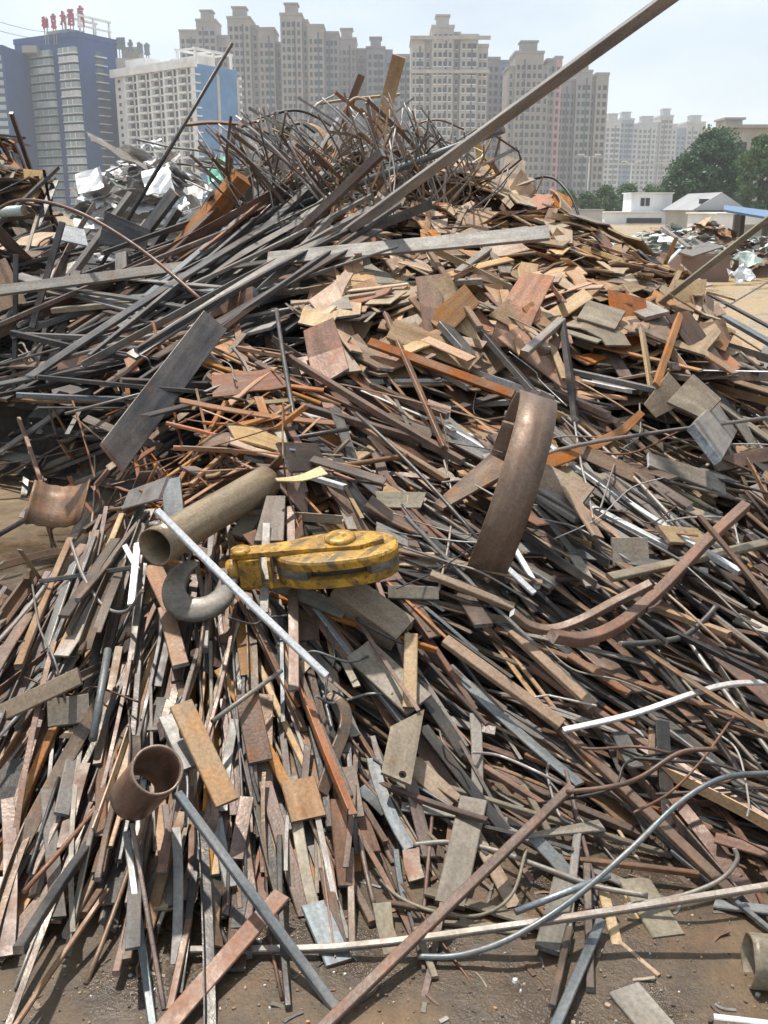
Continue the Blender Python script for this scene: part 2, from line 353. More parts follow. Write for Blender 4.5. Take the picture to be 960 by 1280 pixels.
def make_target():
    cols = sorted(PROF); A = np.stack([np.interp(gy, *zip(*PROF[c]), left=0, right=0) for c in cols])    # (c, ny)
    X, Y = np.meshgrid(gx, gy)
    pxl = 480 + F_PX*X/(Y*cP + 0.22); q = np.clip(np.interp(pxl, cols, np.arange(len(cols))), 0, len(cols)-1.001)
    i = q.astype(int); t = q-i; t = t*t*(3-2*t)
    jy = np.broadcast_to(np.arange(len(gy))[:, None], i.shape)
    T = A[i, jy]*(1-t) + A[i+1, jy]*t
    k = 15                                              # soften
    for ax in (0, 1):
        c = np.cumsum(np.pad(T, [(k+1, k) if a == ax else (0, 0) for a in (0, 1)], mode='edge'), axis=ax)
        T = (np.take(c, np.arange(2*k+1, c.shape[ax]), axis=ax) - np.take(c, np.arange(0, c.shape[ax]-2*k-1), axis=ax))/(2*k+1)
    T = T + np.where(T > 0.05, 0.10*(vnoise(X*1.6, Y*1.6+3)-.5) + 0.06*(vnoise(X*4, Y*4)-.5), 0)
    return np.maximum(T, 0), X, Y
T, GXX, GYY = make_target()
HF = np.maximum(0.0, T - 0.40 + 0.12*np.clip((GYY-4.8)/1.2, 0, 1)*np.clip((GXX+.8)/.5, 0, 1))   # the packed core below the loose layer
CORE = HF.copy()
def gi(x, y):
    return (np.clip(((np.asarray(y)-GY0)/GR).astype(int), 0, len(gy)-1), np.clip(((np.asarray(x)-GX0)/GR).astype(int), 0, len(gx)-1))
def hit(px, py, field, ymax=14.0):
    """first point where the sight line meets the height field"""
    r = ray(px, py); r = r/r[1]; d = np.arange(1.45, ymax, 0.008)
    X = r[0]*d; Z = EYE + r[2]*d
    j, i = gi(X, d); below = Z <= field[j, i] + 1e-4
    if not below.any(): return None
    k = int(np.argmax(below)); return np.array((X[k], d[k], Z[k]))

# ------------------------------------------------------------------ dropping pieces: each lies on the two points that carry its centre
PIECES = []
def hull_pair(s, z):
    l = np.nonzero(s <= 1e-9)[0]; r = np.nonzero(s > 1e-9)[0]
    sl, sr = s[l][:, None], s[r][None, :]; zl, zr = z[l][:, None], z[r][None, :]
    v = (zl*sr - zr*sl)/(sr-sl); k = np.unravel_index(np.argmax(v), v.shape)
    return v[k], float((zr[0, k[1]]-zl[k[0], 0])/(sr[0, k[1]]-sl[k[0], 0]))
def drop(kind, cx, cy_, yaw, L, W, t, lim=0.06, maxslope=1.3, sink=0.0, **kw):
    n = max(8, min(60, int(L/0.03))); s = np.linspace(-L/2, L/2, n)
    nu = 3 if W < 0.07 else 5; u = np.linspace(-W/2, W/2, nu)
    c, sn = math.cos(yaw), math.sin(yaw)
    X = cx + s[:, None]*c - u[None, :]*sn; Y = cy_ + s[:, None]*sn + u[None, :]*c
    j, i = gi(X, Y); Z = HF[j, i]
    z0, sl = hull_pair(s, Z.max(1))
    if abs(sl) > maxslope: return False
    R = Z - sl*s[:, None]; ro = 0.0
    if W > 0.03:
        _, ro = hull_pair(u, R.max(0)); ro = max(-0.9, min(0.9, ro))
    z0 = float((R - ro*u[None, :]).max())
    jc, ic = gi(cx, cy_)
    if z0 > T[jc, ic] + lim: return False
    z0 -= sink + max(0.0, z0-float(np.median(R - ro*u[None, :])))*rng.uniform(.1, .65)
    ex = norm((c, sn, sl)); ey = np.array((-sn, c, ro)); ey = norm(ey - ex*ey.dot(ex)); ez = np.cross(ex, ey)
    pos = np.array((cx, cy_, z0 + t/2))
    # raise the field under it
    n2 = max(4, int(L/GR*1.3)); n3 = max(2, int(W/GR*1.3)+1)
    s2 = np.linspace(-L/2, L/2, n2); u2 = np.linspace(-W/2, W/2, n3)
    X = cx + s2[:, None]*c - u2[None, :]*sn; Y = cy_ + s2[:, None]*sn + u2[None, :]*c
    j, i = gi(X, Y); np.maximum.at(HF, (j, i), z0 + t + sl*s2[:, None] + ro*u2[None, :])
    PIECES.append(dict(kind=kind, L=L*math.sqrt(1+sl*sl), W=W, t=t, pos=pos, ex=ex, ey=ey, ez=ez, rv=rng.random(), **kw))
    return True
def tilt_piece(p, pitch, pivot=-1):
    """swing a piece up about one of its ends"""
    a = math.sin(pitch); c = math.cos(pitch); end = p['pos'] + p['ex']*p['L']/2*pivot
    ex2 = p['ex']*c + p['ez']*a*(-pivot); ez2 = np.cross(ex2, p['ey'])
    p['pos'] = end - ex2*p['L']/2*pivot; p['ex'], p['ez'] = ex2, ez2

def face_up(p):
    """prop a plate up on its lower neighbour so that it faces the foot of the heap"""
    a = rng.uniform(.05, .5); ax = np.array((1.0, rng.gauss(0, .4), 0)); ax /= np.linalg.norm(ax); c, s = math.cos(a), math.sin(a)
    def rot(v): return v*c + np.cross(ax, v)*s + ax*ax.dot(v)*(1-c)
    for k in ('ex', 'ey', 'ez'): p[k] = rot(p[k])
    p['pos'] = p['pos'] + np.array((0, 0, .22*p['W']*s))
def pick(d):
    k = list(d); return rng.choices(k, [d[x] for x in k])[0]
def dim(kind, z):
    """length, width, thickness in metres"""
    s = z.get('size', 1.0); U = rng.uniform
    if kind == 'flat_bar':    return U(*z['len']), U(.026, .062)*s, U(.006, .014)*s
    if kind == 'square_bar':  a = U(.014, .030)*s; return U(*z['len'])*1.1, a, a*U(.8, 1)
    if kind == 'round_rod':   a = U(.008, .020)*s; return U(*z['len'])*1.2, a, a
    if kind == 'thin_strip':  return U(*z['len'])*1.1, U(.012, .024)*s, U(.003, .006)*s
    if kind == 'angle_bar':   a = U(.022, .042)*s; return U(*z['len'])*1.2, a, U(.004, .006)*s
    if kind == 'steel_plate': a = min(U(.10, .24)*s, z.get('pmax', .30)); return a*U(1.0, 1.9), a, U(.007, .014)*s
    if kind == 'steel_offcut': a = U(*z.get('off', (.04, .10)))*s; return a*U(1.2, 3.2), a, U(.006, .012)*s
K_FAN = dict(flat_bar=3.6, square_bar=3.4, round_rod=1.6, thin_strip=2.2, steel_plate=.16, steel_offcut=.3, angle_bar=.9)
def fan(px, py): return math.degrees(math.atan2(py-420, px-270)) + rng.gauss(0, 9)
ZONES = [
 # name, px range, py range, count, direction in the picture (degrees, down positive), ...
 dict(n='front', x=(-140, 500), y=(725, 1130), N=2300, ang=fan, len=(.3, .95), kinds=K_FAN, size=.84, pmax=.11,
      pal=dict(brown=4.4, mauve=4.5, grey=1.5, blue=.8, dark=1.8, orange=.9, tan=1.3, olive=.9), bend=.03),
 dict(n='right_low', x=(470, 1120), y=(590, 1060), N=2600, ang=lambda px, py: 45+rng.gauss(0, 11)-(px-480)*.012, len=(.4, 1.35), size=.92, pmax=.13,
      kinds=dict(flat_bar=3, square_bar=2.8, round_rod=2.8, thin_strip=2.6, steel_plate=.2, steel_offcut=.5, angle_bar=.9),
      pal=dict(brown=4.5, mauve=3.4, dark=3.4, grey=2.0, blue=.5, olive=1.6, tan=1.4, orange=.5), bend=.05),
 dict(n='middle', x=(330, 730), y=(450, 770), N=1300, ang=lambda px, py: 33+rng.gauss(0, 22), len=(.35, 1.1), size=1.1, pmax=.2,
      kinds=dict(flat_bar=4, square_bar=1.8, round_rod=1.2, thin_strip=2, steel_plate=.8, steel_offcut=1.8, angle_bar=.8),
      pal=dict(brown=4.4, mauve=3.6, tan=2.4, grey=1.4, dark=1.4, orange=.9, olive=1.2, blue=.3, bright=.2), bend=.03),
 dict(n='rusty', x=(30, 350), y=(455, 640), N=1000, ang=lambda px, py: rng.choice((-28, -12, 12, 25, 40, 70))+rng.gauss(0, 14), len=(.2, .75), size=.85,
      kinds=dict(flat_bar=2.4, square_bar=1.6, round_rod=1.2, thin_strip=3.2, steel_offcut=2.4, steel_plate=.3),
      pal=dict(orange=8, brown=2, tan=2.2, mauve=.6, grey=.3, bright=.12), bend=.04),
 dict(n='dark', x=(-220, 400), y=(265, 490), N=900, ang=lambda px, py: -20+rng.gauss(0, 15), len=(.8, 2.4), size=1.5,
      kinds=dict(flat_bar=4, square_bar=1.8, round_rod=1.5, thin_strip=1.2, steel_plate=.9, steel_offcut=.6),
      pal=dict(dark=7, grey=1.2, brown=1.4, mauve=.8, orange=.2, blue=.4, olive=.3), bend=.05),
 dict(n='tan', x=(400, 900), y=(222, 480), N=4300, ang=lambda px, py: rng.choice((-30, -10, 10, 28, 45, 70))+rng.gauss(0, 22), len=(.3, .75), size=1.1, off=(.06, .16), pmax=.19,
      kinds=dict(steel_offcut=6, steel_plate=1.6, flat_bar=2.4, thin_strip=.6, square_bar=.4, angle_bar=.3),
      pal=dict(tan=9.5, orange=1.8, olive=.6, brown=1.7, mauve=.6), bend=.02),
 dict(n='right', x=(690, 1120), y=(430, 620), N=1400, ang=lambda px, py: 32+rng.gauss(0, 15), len=(.45, 1.4), size=1.1, pmax=.24,
      kinds=dict(flat_bar=3, square_bar=1.8, round_rod=2.0, thin_strip=2, steel_plate=1.4, steel_offcut=2, angle_bar=.6),
      pal=dict(olive=2.8, tan=3.2, brown=3.2, dark=2.8, grey=1.8, mauve=1.8, orange=.5, blue=.4), bend=.05),
 dict(n='back', x=(270, 580), y=(170, 290), N=480, ang=lambda px, py: rng.choice((55, 70, 35, -30))+rng.gauss(0, 14), len=(.9, 2.4), size=.72,
      kinds=dict(round_rod=5, thin_strip=3.5, flat_bar=.8, square_bar=.6),
      pal=dict(pale_rod=6, grey=2, mauve=2, brown=1.0, blue=.8, tan=1.4, orange=.6), bend=.03),
 dict(n='leftback', x=(-300, 110), y=(140, 300), N=1100, ang=lambda px, py: rng.choice((-25, 5, 30, 60))+rng.gauss(0, 20), len=(.4, 1.4), size=1.35,
      kinds=dict(steel_offcut=3, steel_plate=2.2, flat_bar=3, square_bar=1), pal=dict(tan=2.4, orange=1.8, brown=4, olive=1.5, dark=1.6, mauve=1), bend=.05),
 dict(n='dark', x=(-240, 120), y=(430, 600), N=450, ang=lambda px, py: -25+rng.gauss(0, 28), len=(.6, 1.8), size=1.3,
      kinds=dict(flat_bar=4, square_bar=1.8, round_rod=1.5, thin_strip=1.2, steel_plate=.7, steel_offcut=.6), pal=dict(dark=6, grey=1.0, brown=1.6, mauve=.8, orange=.2), bend=.04),
]
def yaw_for(px, py, p, ang, field):
    a = RAD(ang); q = hit(px+26*math.cos(a), py+26*math.sin(a), field); s = 1
    if q is None or np.linalg.norm(q-p) > 1.2:
        q = hit(px-26*math.cos(a), py-26*math.sin(a), field); s = -1
    if q is None: return rng.uniform(0, math.pi)
    d = (q-p)*s
    return math.atan2(d[1], d[0])
def deposit():
    jobs = []
    for z in ZONES: jobs += [z]*z['N']
    rng.shuffle(jobs)
    late = {'tan': .7, 'rusty': .5, 'back': .4}; a = [z for z in jobs if z['n'] not in late]; b = [z for z in jobs if z['n'] in late]
    last = [z for k, z in enumerate(b) if rng.random() < late[z['n']]]; n_last = len(last)
    first = a + b[:len(b)-n_last]; rng.shuffle(first); jobs = first + last
    for kj, z in enumerate(jobs):
        px, py = rng.uniform(*z['x']), rng.uniform(*z['y'])
        p = hit(px, py, T)
        if p is None: continue
        jj, ii = gi(p[0], p[1])
        if T[jj, ii] < 0.03: continue
        kind = pick(z['kinds']); L, W, t = dim(kind, z)
        ang = z['ang'](px, py); yaw = yaw_for(px, py, p, ang, T)
        ms = .7 if z['n'] in ('tan', 'right', 'dark') else (.9 if z['n'] in ('middle', 'back') else 1.3)
        mat = pick(z['pal'])
        if kind in ('thin_strip', 'square_bar') and z['n'] in ('right_low', 'middle', 'right') and rng.random() < .03: mat = 'bright'  # bright colour on a few thin pieces paints metal glints
        flat = kind in ('steel_plate', 'steel_offcut')
        ok = drop(kind, p[0], p[1], yaw, L, W, t, lim=(.06 if p[1] < 5 else .11) + ((.12 if z['n'] == 'tan' else .06) if kj >= len(first) else 0), sink=rng.uniform(0, .012), maxslope=ms, mat=mat, zone=z['n'], near=p[1] < 6.2,
             bend=rng.gauss(0, z['bend']) if not flat else rng.gauss(0, .10), curl=rng.gauss(0, z['bend']*.7),
             skew=(rng.gauss(0, .28), rng.gauss(0, .28)) if flat else (rng.gauss(0, .12), rng.gauss(0, .12)),
             taper=rng.uniform(.35, 1.0) if flat and rng.random() < .6 else (rng.uniform(.75, 1.0) if kind == 'flat_bar' and rng.random() < .25 else 1.0),
             end='cut_end' if rng.random() < .45 else 'cut_rust')
        if ok and flat and z['n'] in ('tan', 'right', 'middle', 'leftback') and rng.random() < .55: face_up(PIECES[-1])
        if ok and rng.random() < .10 and not flat and z['n'] not in ('back', 'tan', 'dark'): tilt_piece(PIECES[-1], rng.uniform(.04, .20), rng.choice((-1, 1)))
deposit()
# a thin scatter of pieces over the sides the photograph hides, so the heap stays a heap from a step aside
def scatter_sides():
    for _ in range(1500):
        x, y = rng.uniform(-7, 6), rng.uniform(2.2, 13.5); j, i = gi(x, y)
        if T[j, i] < 0.12: continue
        px, py, d = to_px((x, y, T[j, i]))
        z = dict(len=(.4, 1.5), size=1.3); kind = pick(dict(flat_bar=3, steel_plate=1.2, steel_offcut=2, square_bar=1, round_rod=1))
        L, W, t = dim(kind, z)
        drop(kind, x, y, rng.uniform(0, 3.14), L, W, t, lim=-.06, mat=pick(dict(brown=4, dark=2, mauve=2, grey=1, tan=1)), zone='side', near=False,
             bend=0, curl=0, skew=(0, 0), taper=1.0, end='cut_rust')
scatter_sides()

# thin bars that slid off the foot and lie on the mud
def foot_bars():
    for _ in range(95):
        px, py = rng.uniform(-60, 1020), rng.uniform(1000, 1190); p = on_plane(px, py, 0)
        z = dict(len=(.15, .55), size=.72, pmax=.07); kind = pick(dict(flat_bar=3, square_bar=3, thin_strip=3, round_rod=2, angle_bar=1, steel_offcut=1)); L, W, t = dim(kind, z)
        a = fan(px, py) if px < 520 else 48+rng.gauss(0, 28); q = on_plane(px+20*math.cos(RAD(a)), py+20*math.sin(RAD(a)), 0); yaw = math.atan2(q[1]-p[1], q[0]-p[0])
        drop(kind, p[0], p[1], yaw, L, W, t, lim=.3, mat=pick(dict(brown=4, mauve=4, grey=2, dark=2, olive=2, blue=1, tan=.7)), zone='front', near=True, bend=rng.gauss(0, .03), curl=rng.gauss(0, .03), skew=(0, 0), taper=1.0, end='cut_end')
foot_bars()
# the dark bundle: long bars converging from the left towards the crest
def dark_bundle():
    for _ in range(46):
        x0, y0 = rng.uniform(20, 270), rng.uniform(345, 470); a = rng.gauss(-24, 8); ln = rng.uniform(150, 270); x1, y1 = x0+ln*math.cos(RAD(a)), y0+ln*math.sin(RAD(a))
        p, q = hit((x0+x1)/2, (y0+y1)/2, T), hit(x1, y1, T)
        if p is None: continue
        yaw = yaw_for((x0+x1)/2, (y0+y1)/2, p, a, T); z = dict(len=(1.1, 2.0), size=1.5, pmax=.2); kind = pick(dict(flat_bar=4, square_bar=2, round_rod=1, angle_bar=1)); L, W, t = dim(kind, z)
        drop(kind, p[0], p[1], yaw, L, W, t, lim=.35, maxslope=.8, mat=pick(dict(dark=5, grey=2, mauve=2, brown=1.5, blue=.6)), zone='dark', near=True, bend=rng.gauss(0, .015), curl=rng.gauss(0, .02), skew=(0, 0), taper=1.0, end='cut_end')
dark_bundle()
# ------------------------------------------------------------------ turning pieces into meshes
def piece_mesh(mb, p, world=False):
    L, W, t = p['L'], p['W'], p['t']; k = p['kind']; near = p['near']
    bent = abs(p['bend']) + abs(p['curl']) > .008 and k not in ('steel_offcut',)
    n = (7 if near else 5) if bent else 2
    if k in ('steel_plate', 'steel_offcut'): n = 5 if k == 'steel_plate' else 3
    s = np.linspace(-.5, .5, n)
    q = np.stack([s*L, (s*s*4-1)*p['curl']*L*.5, (s*s*4-1)*p['bend']*L*.35 if k != 'steel_plate' else (s*s*4-1)*p['bend']*W], -1)
    if k == 'angle_bar': sec = angle_section(W, t)
    elif k == 'round_rod': sec = ring_section(W/2, 8 if near else 6)
    else: sec = rect_section(W, t, min(.0022, t*.22) if near else 0)
    wf = None
    if p['taper'] != 1.0: wf = np.linspace(1.0, p['taper'], n)
    if k in ('steel_plate', 'steel_offcut'):                          # cut and torn edges are never straight
        r_ = random.Random(int(p['rv']*1e6)); wf = np.array([(1.0 if wf is None else wf[i])*(1+r_.uniform(-.10, .10)) for i in range(n)]); q[:, 1] += [r_.uniform(-.06, .06)*W for _ in range(n)]
    fr = const_frames(q, (0, 0, 1))
    if world:
        Rm = np.stack([p['ex'], p['ey'], p['ez']]); q = q@Rm + p['pos']; fr = [(a@Rm, b@Rm) for a, b in fr]
    sweep(mb, q, fr, sec, wf, p['skew'], k == 'round_rod', 0, 1, p['rv'])
    return mb
def piece_samples(p):
    L, W = p['L'], p['W']; d = max(1.0, depth_of(p['pos'])); st = 1.6*d/F_PX
    a = np.linspace(-L/2, L/2, max(3, int(L/st))); b = np.linspace(-W/2, W/2, max(1, min(40, int(W/st)+1))) if W > st else np.zeros(1)
    A, B = np.meshgrid(a, b); P = p['pos'] + A.reshape(-1, 1)*p['ex'] + B.reshape(-1, 1)*p['ey'] + p['ez']*p['t']/2
    return P
def count_visible():
    W2, H2 = 480, 640; pts = []; ids = []
    for k, p in enumerate(PIECES):
        P = piece_samples(p); pts.append(P); ids.append(np.full(len(P), k))
    P = np.concatenate(pts); I = np.concatenate(ids); x, y, d = to_px(P)
    xi, yi = (x/2).astype(int), (y/2).astype(int); ok = (xi >= 0) & (xi < W2) & (yi >= 0) & (yi < H2) & (d > .3)
    xi, yi, d, I = xi[ok], yi[ok], d[ok], I[ok]; o = np.argsort(-d, kind='stable')
    buf = np.full((H2, W2), -1); buf[yi[o], xi[o]] = I[o]
    c = np.bincount(buf[buf >= 0], minlength=len(PIECES)); return c

LANDMARKS = [  # things one can find, in photo pixels
 (255, 735, 'the crane hook'), (425, 695, 'the yellow pulley block'), (255, 655, 'the fat tan pipe'), (632, 615, 'the big rolled hoop'),
 (800, 720, 'the bent bar pair'), (185, 978, 'the rusty pipe stub'), (78, 632, 'the curved brown plate'), (276, 486, 'the arched grey plate'),
 (205, 490, 'the broad dark plank'), (500, 300, 'the long grey strip'), (620, 160, 'the giant diagonal bar'), (240, 390, 'the thick blunt bar'),
 (505, 890, 'the drilled plate'), (270, 945, 'the ochre plank'), (830, 880, 'the bright curved bar'), (845, 515, 'the folded tan plate'),
 (915, 480, 'the tilted grey plank'), (705, 450, 'the upright black bar'), (600, 420, 'the bright edged bar'), (650, 250, 'the crest of tan offcuts'),
 (420, 180, 'the tangle of rods'), (100, 420, 'the dark bar tangle'), (170, 560, 'the orange scrap patch'), (600, 1150, 'the long bar on the ground'),
 (40, 230, 'the brown scrap mound'), (900, 640, 'the right picture edge'), (30, 900, 'the left picture edge')]
COLOUR = dict(brown='brown', mauve='reddish-brown', tan='tan dusty', orange='orange rusted', dark='blackish', grey='grey', blue='blue-grey', olive='drab olive', bright='glint-bright silver', pale_rod='pale grey')
KINDW = dict(flat_bar='flat bar', square_bar='square bar', round_rod='round rod', thin_strip='thin strip', angle_bar='angle iron', steel_plate='steel plate', steel_offcut='steel offcut')
CATW = dict(flat_bar='flat bar', square_bar='square bar', round_rod='rod', thin_strip='strip', angle_bar='angle iron', steel_plate='plate', steel_offcut='offcut')
ZONEW = dict(front='fanned over the front foot of the heap', right_low='on the lower right slope', middle='on the middle of the heap', rusty='in the orange patch',
             dark='in the dark tangle on the left', tan='near the tan crest', right='on the right shoulder', back='on the rear mound', leftback='on the left rear mound', side='at the side of the heap')
def describe(p):
    x, y, d = to_px(p['pos']); best = min(LANDMARKS, key=lambda l: (l[0]-x)**2 + (l[1]-y)**2); dx, dy = x-best[0], y-best[1]
    if 'picture edge' in best[2]: rel = 'by'
    elif math.hypot(dx, dy) < 45: rel = 'beside'
    elif abs(dx) > abs(dy)*1.2: rel = 'right of' if dx > 0 else 'left of'
    else: rel = 'below' if dy > 0 else 'above'
    a = to_px(p['pos']-p['ex']*.1); b = to_px(p['pos']+p['ex']*.1); an = math.degrees(math.atan2(b[1]-a[1], b[0]-a[0])) % 180
    dr = 'lying level' if an < 12 or an > 168 else ('slanting right' if an < 60 else ('toward viewer' if an < 120 else 'slanting left'))
    lw = p['L']*F_PX/d; size = 'short' if p['L'] < .45 else ('long' if p['L'] > 1.0 else 'mid-length')
    if p['kind'] in ('steel_plate', 'steel_offcut'): size = 'small' if p['W'] < .1 else ('broad' if p['W'] > .2 else 'medium'); dr = ('pointed' if p['taper'] < .6 else 'squarish') if p['L'] < 2*p['W'] else 'oblong'
    if p['kind'] in ('steel_plate', 'steel_offcut'): return '%s %s %s %s %s %s' % (size, COLOUR[p['mat']], dr, KINDW[p['kind']], rel, best[2])
    return '%s %s %s %s, %s %s' % (size, COLOUR[p['mat']], KINDW[p['kind']], dr, rel, best[2])

def build_pieces():
    vis = count_visible(); byk = {}
    for k, p in enumerate(PIECES): p['vis'] = int(vis[k]); byk.setdefault(p['kind'], []).append(p)
    for kind, lst in byk.items():
        lst.sort(key=lambda p: -p['vis']); single = [p for p in lst[:300] if p['vis'] >= 6]; rest = lst[len(single):]
        for p in single:
            mb = piece_mesh(MB(), p); o = mb.build(kind, [p['mat'], p['end']])
            R_ = np.eye(4); R_[:3, 0] = p['ex']; R_[:3, 1] = p['ey']; R_[:3, 2] = p['ez']; R_[:3, 3] = p['pos']
            from mathutils import Matrix
            o.matrix_world = Matrix(R_.tolist())
            tag(o, describe(p), CATW[kind], '%s %s' % (CATW[kind] + 's', ZONEW[p['zone']]))
        if rest:
            mats = sorted(set(p['mat'] for p in rest)) ; mb = MB()
            for p in rest:
                o0 = len(mb.f); piece_mesh(mb, p, True); mi = mats.index(p['mat'])
                for f in range(o0, len(mb.f)): mb.m[f] = mi
            o = mb.build(kind + '_tangle', mats)
            tag(o, 'tangle of many small %ss filling the scrap heap between the larger pieces' % KINDW[kind], CATW[kind] + ' tangle', kind='stuff')
    # packed core that closes the gaps, coloured near black as their shade
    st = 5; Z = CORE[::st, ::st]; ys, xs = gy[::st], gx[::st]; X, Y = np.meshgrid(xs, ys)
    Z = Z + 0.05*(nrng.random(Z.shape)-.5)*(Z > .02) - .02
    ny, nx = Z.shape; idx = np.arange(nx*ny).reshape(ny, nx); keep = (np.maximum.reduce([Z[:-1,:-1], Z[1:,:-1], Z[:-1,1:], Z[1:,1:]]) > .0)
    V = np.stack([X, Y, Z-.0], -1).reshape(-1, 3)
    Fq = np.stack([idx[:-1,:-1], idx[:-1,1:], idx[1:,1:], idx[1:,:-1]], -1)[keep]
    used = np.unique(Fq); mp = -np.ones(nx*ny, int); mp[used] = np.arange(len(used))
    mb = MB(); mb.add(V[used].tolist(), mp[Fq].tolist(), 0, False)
    o = mb.build('scrap_core', ['core']); tag(o, 'packed inside of the scrap heap, coloured dark as shade in the gaps', 'scrap heap', kind='stuff')
build_pieces()
# ------------------------------------------------------------------ the pieces one can name: placed on the finished heap
from mathutils import Matrix
def world_pts(pts):
    out = []
    for p in pts:
        if len(p) == 3 and isinstance(p[2], str): out.append(at(p[0], p[1], float(p[2])))        # distance given
        else:
            h = hit(p[0], p[1], HF)
            if h is None: h = on_plane(p[0], p[1], 0.0) if p[1] > 300 else at(p[0], p[1], 8.0)
            if len(p) == 3: h = at(p[0], p[1], h[1]+p[2])
            out.append(h)
    return out
def resample(P, n):
    P = np.array(P); d = np.r_[0, np.cumsum(np.linalg.norm(np.diff(P, axis=0), axis=1))]; q = np.linspace(0, d[-1], n)
    return np.stack([np.interp(q, d, P[:, k]) for k in range(3)], -1)
def lift_clear(P, t, frac=(.12, .88), kmin=.86):
    """choose the distance at which the piece lies on, not in, the scrap"""
    k = 1.0
    while k > kmin:
        Q = CAM + (P-CAM)*k; S = resample(Q, 40); a, b = int(40*frac[0]), int(40*frac[1])
        j, i = gi(S[a:b, 0], S[a:b, 1]); gap = S[a:b, 2]-t/2-HF[j, i]
        if (gap > -0.006).mean() > .9: return Q
        k -= 0.004
    return CAM + (P-CAM)*k
def fit_pts(pts):
    """a stiff piece does not follow every bump: straighten its distances"""
    if len(pts) < 3 or any(len(p) == 3 and isinstance(p[2], str) for p in pts): return world_pts(pts)
    W_ = world_pts(pts); s = np.r_[0, np.cumsum([math.hypot(b[0]-a[0], b[1]-a[1]) for a, b in zip(pts[:-1], pts[1:])])]; k = np.polyfit(s, [w[1] for w in W_], 1)
    return [at(p[0], p[1], float(np.polyval(k, t))) for p, t in zip(pts, s)]
def HB(name, cat, label, pts, w, t, mat, end='cut_rust', up=(0, -.35, .95), sec='rect', n=None, clear=True, frac=(.12, .88), taper=None, skew=(0, 0), ext=(0, 0), rv=None, group=None, chamfer=.0025, parent=None):
    P = fit_pts(pts)
    if len(P) == 2: P = [P[0], P[1]]; n = n or 2; Q = spline(P, n)
    else:
        n = n or 6*(len(P)-1)+1
        if n <= len(P): Q = np.array(P)
        else: Q = spline(P, n)
    sc = np.mean([depth_of(q) for q in Q])/F_PX; wm, tm = w*sc, t*sc
    if clear: Q = lift_clear(Q, tm, frac)
    if ext[0]: Q[0] = Q[0] - norm(Q[1]-Q[0])*ext[0]
    if ext[1]: Q[-1] = Q[-1] + norm(Q[-1]-Q[-2])*ext[1]
    c = Q.mean(0); q = Q-c
    rv = rng.uniform(.3, .7) if rv is None else rv
    if sec == 'round': S = ring_section(wm/2, 12); sm = True
    elif sec == 'angle': S = angle_section(wm, tm); sm = False
    elif sec == 'channel':
        h = wm*.5; S = [(-wm/2,-tm),(wm/2,-tm),(wm/2,h),(wm/2-tm,h),(wm/2-tm,0),(-wm/2+tm,0),(-wm/2+tm,h),(-wm/2,h)]; sm = False
    else: S = rect_section(wm, tm, min(chamfer, tm*.25)); sm = False
    mb = MB(); sweep(mb, q, const_frames(q, up), S, None if taper is None else np.linspace(taper[0], taper[1], len(q)), skew, sm, 0, 1, rv)
    o = mb.build(name, [mat, end], None, tuple(c)); tag(o, label, cat, group); return o, Q, wm, tm

# --- long bars of the upper heap
HB('steel_bar', 'bar', 'giant square bar jutting diagonally into the sky from the heap', [(400,314,'6.3'), (852,-14,'4.1')], 17, 12, 'grey', 'cut_end', up=(-.45,-.35,.8), clear=False, ext=(.9, .5), rv=.75)
HB('flat_bar', 'flat bar', 'long grey flat strip lying level below the giant diagonal bar', [(335,324,'5.75'), (687,291,'5.5')], 21, 5, 'grey', 'cut_end', up=(0,-.75,.66), clear=False, rv=.55)
HB('flat_bar', 'flat bar', 'long grey flat bar crossing the dark tangle from the left edge', [(-20,366,'6.0'), (180,340,'6.15'), (395,312,'6.5')], 14, 5, 'grey', 'cut_end', up=(0,-.8,.6), clear=False, n=7, rv=.5)
HB('steel_bar', 'bar', 'thick blunt brown bar with bluish end face in the dark tangle', [(150,432,'5.6'), (320,371,'5.35')], 24, 13, 'brown', 'cut_end', up=(-.1,-.8,.6), clear=False, ext=(.5,0), rv=.75)
HB('flat_bar', 'flat bar', 'dark flat bar under the thick blunt bar', [(60,480,'5.7'), (250,428,'5.5')], 15, 8, 'dark', up=(0,-.7,.7), clear=False, rv=.8)
HB('round_bar', 'rod', 'long blue-green round bar sloping up behind the long grey strip', [(262,300,'7.4'), (345,268,'7.2'), (575,182,'6.5')], 9, 9, 'blue', sec='round', clear=False, ext=(.6, .3), n=6, rv=.35)
HB('flat_bar', 'flat bar', 'reddish-brown bar rising steeply through the long grey strip', [(340,322,'6.4'), (478,190,'6.0')], 12, 7, 'mauve', 'cut_end', up=(.3,-.7,.6), clear=False, ext=(.4, 0), rv=.4)
HB('flat_bar', 'flat bar', 'long brown rusty bar rising from the dark tangle to the crest', [(60,462,'6.2'), (245,362,'6.2'), (430,292,'6.6')], 12, 9, 'brown', 'cut_rust', clear=False, ext=(.3, 0), n=7, rv=.8)
HB('round_bar', 'rod', 'brown round bar with yellow tip behind the long grey strip', [(330,345,'6.7'), (430,262,'6.5')], 13, 13, 'brown', sec='round', clear=False, rv=.6)
HB('steel_bar', 'bar', 'grey square bar beside the base of the giant diagonal bar', [(285,400,'6.1'), (460,272,'6.6')], 13, 10, 'grey', clear=False, rv=.5)
HB('steel_bar', 'bar', 'dark channel bar with blunt end right of the thick blunt bar', [(290,385,'5.9'), (412,350,'5.9')], 22, 14, 'dark', 'cut_end', up=(0,-.85,.5), clear=False, rv=.5)
HB('flat_bar', 'flat bar', 'thin pale bar just under the long grey strip', [(240,375,'6.0'), (430,328,'6.0')], 8, 8, 'grey', 'bright', clear=False, rv=.7)
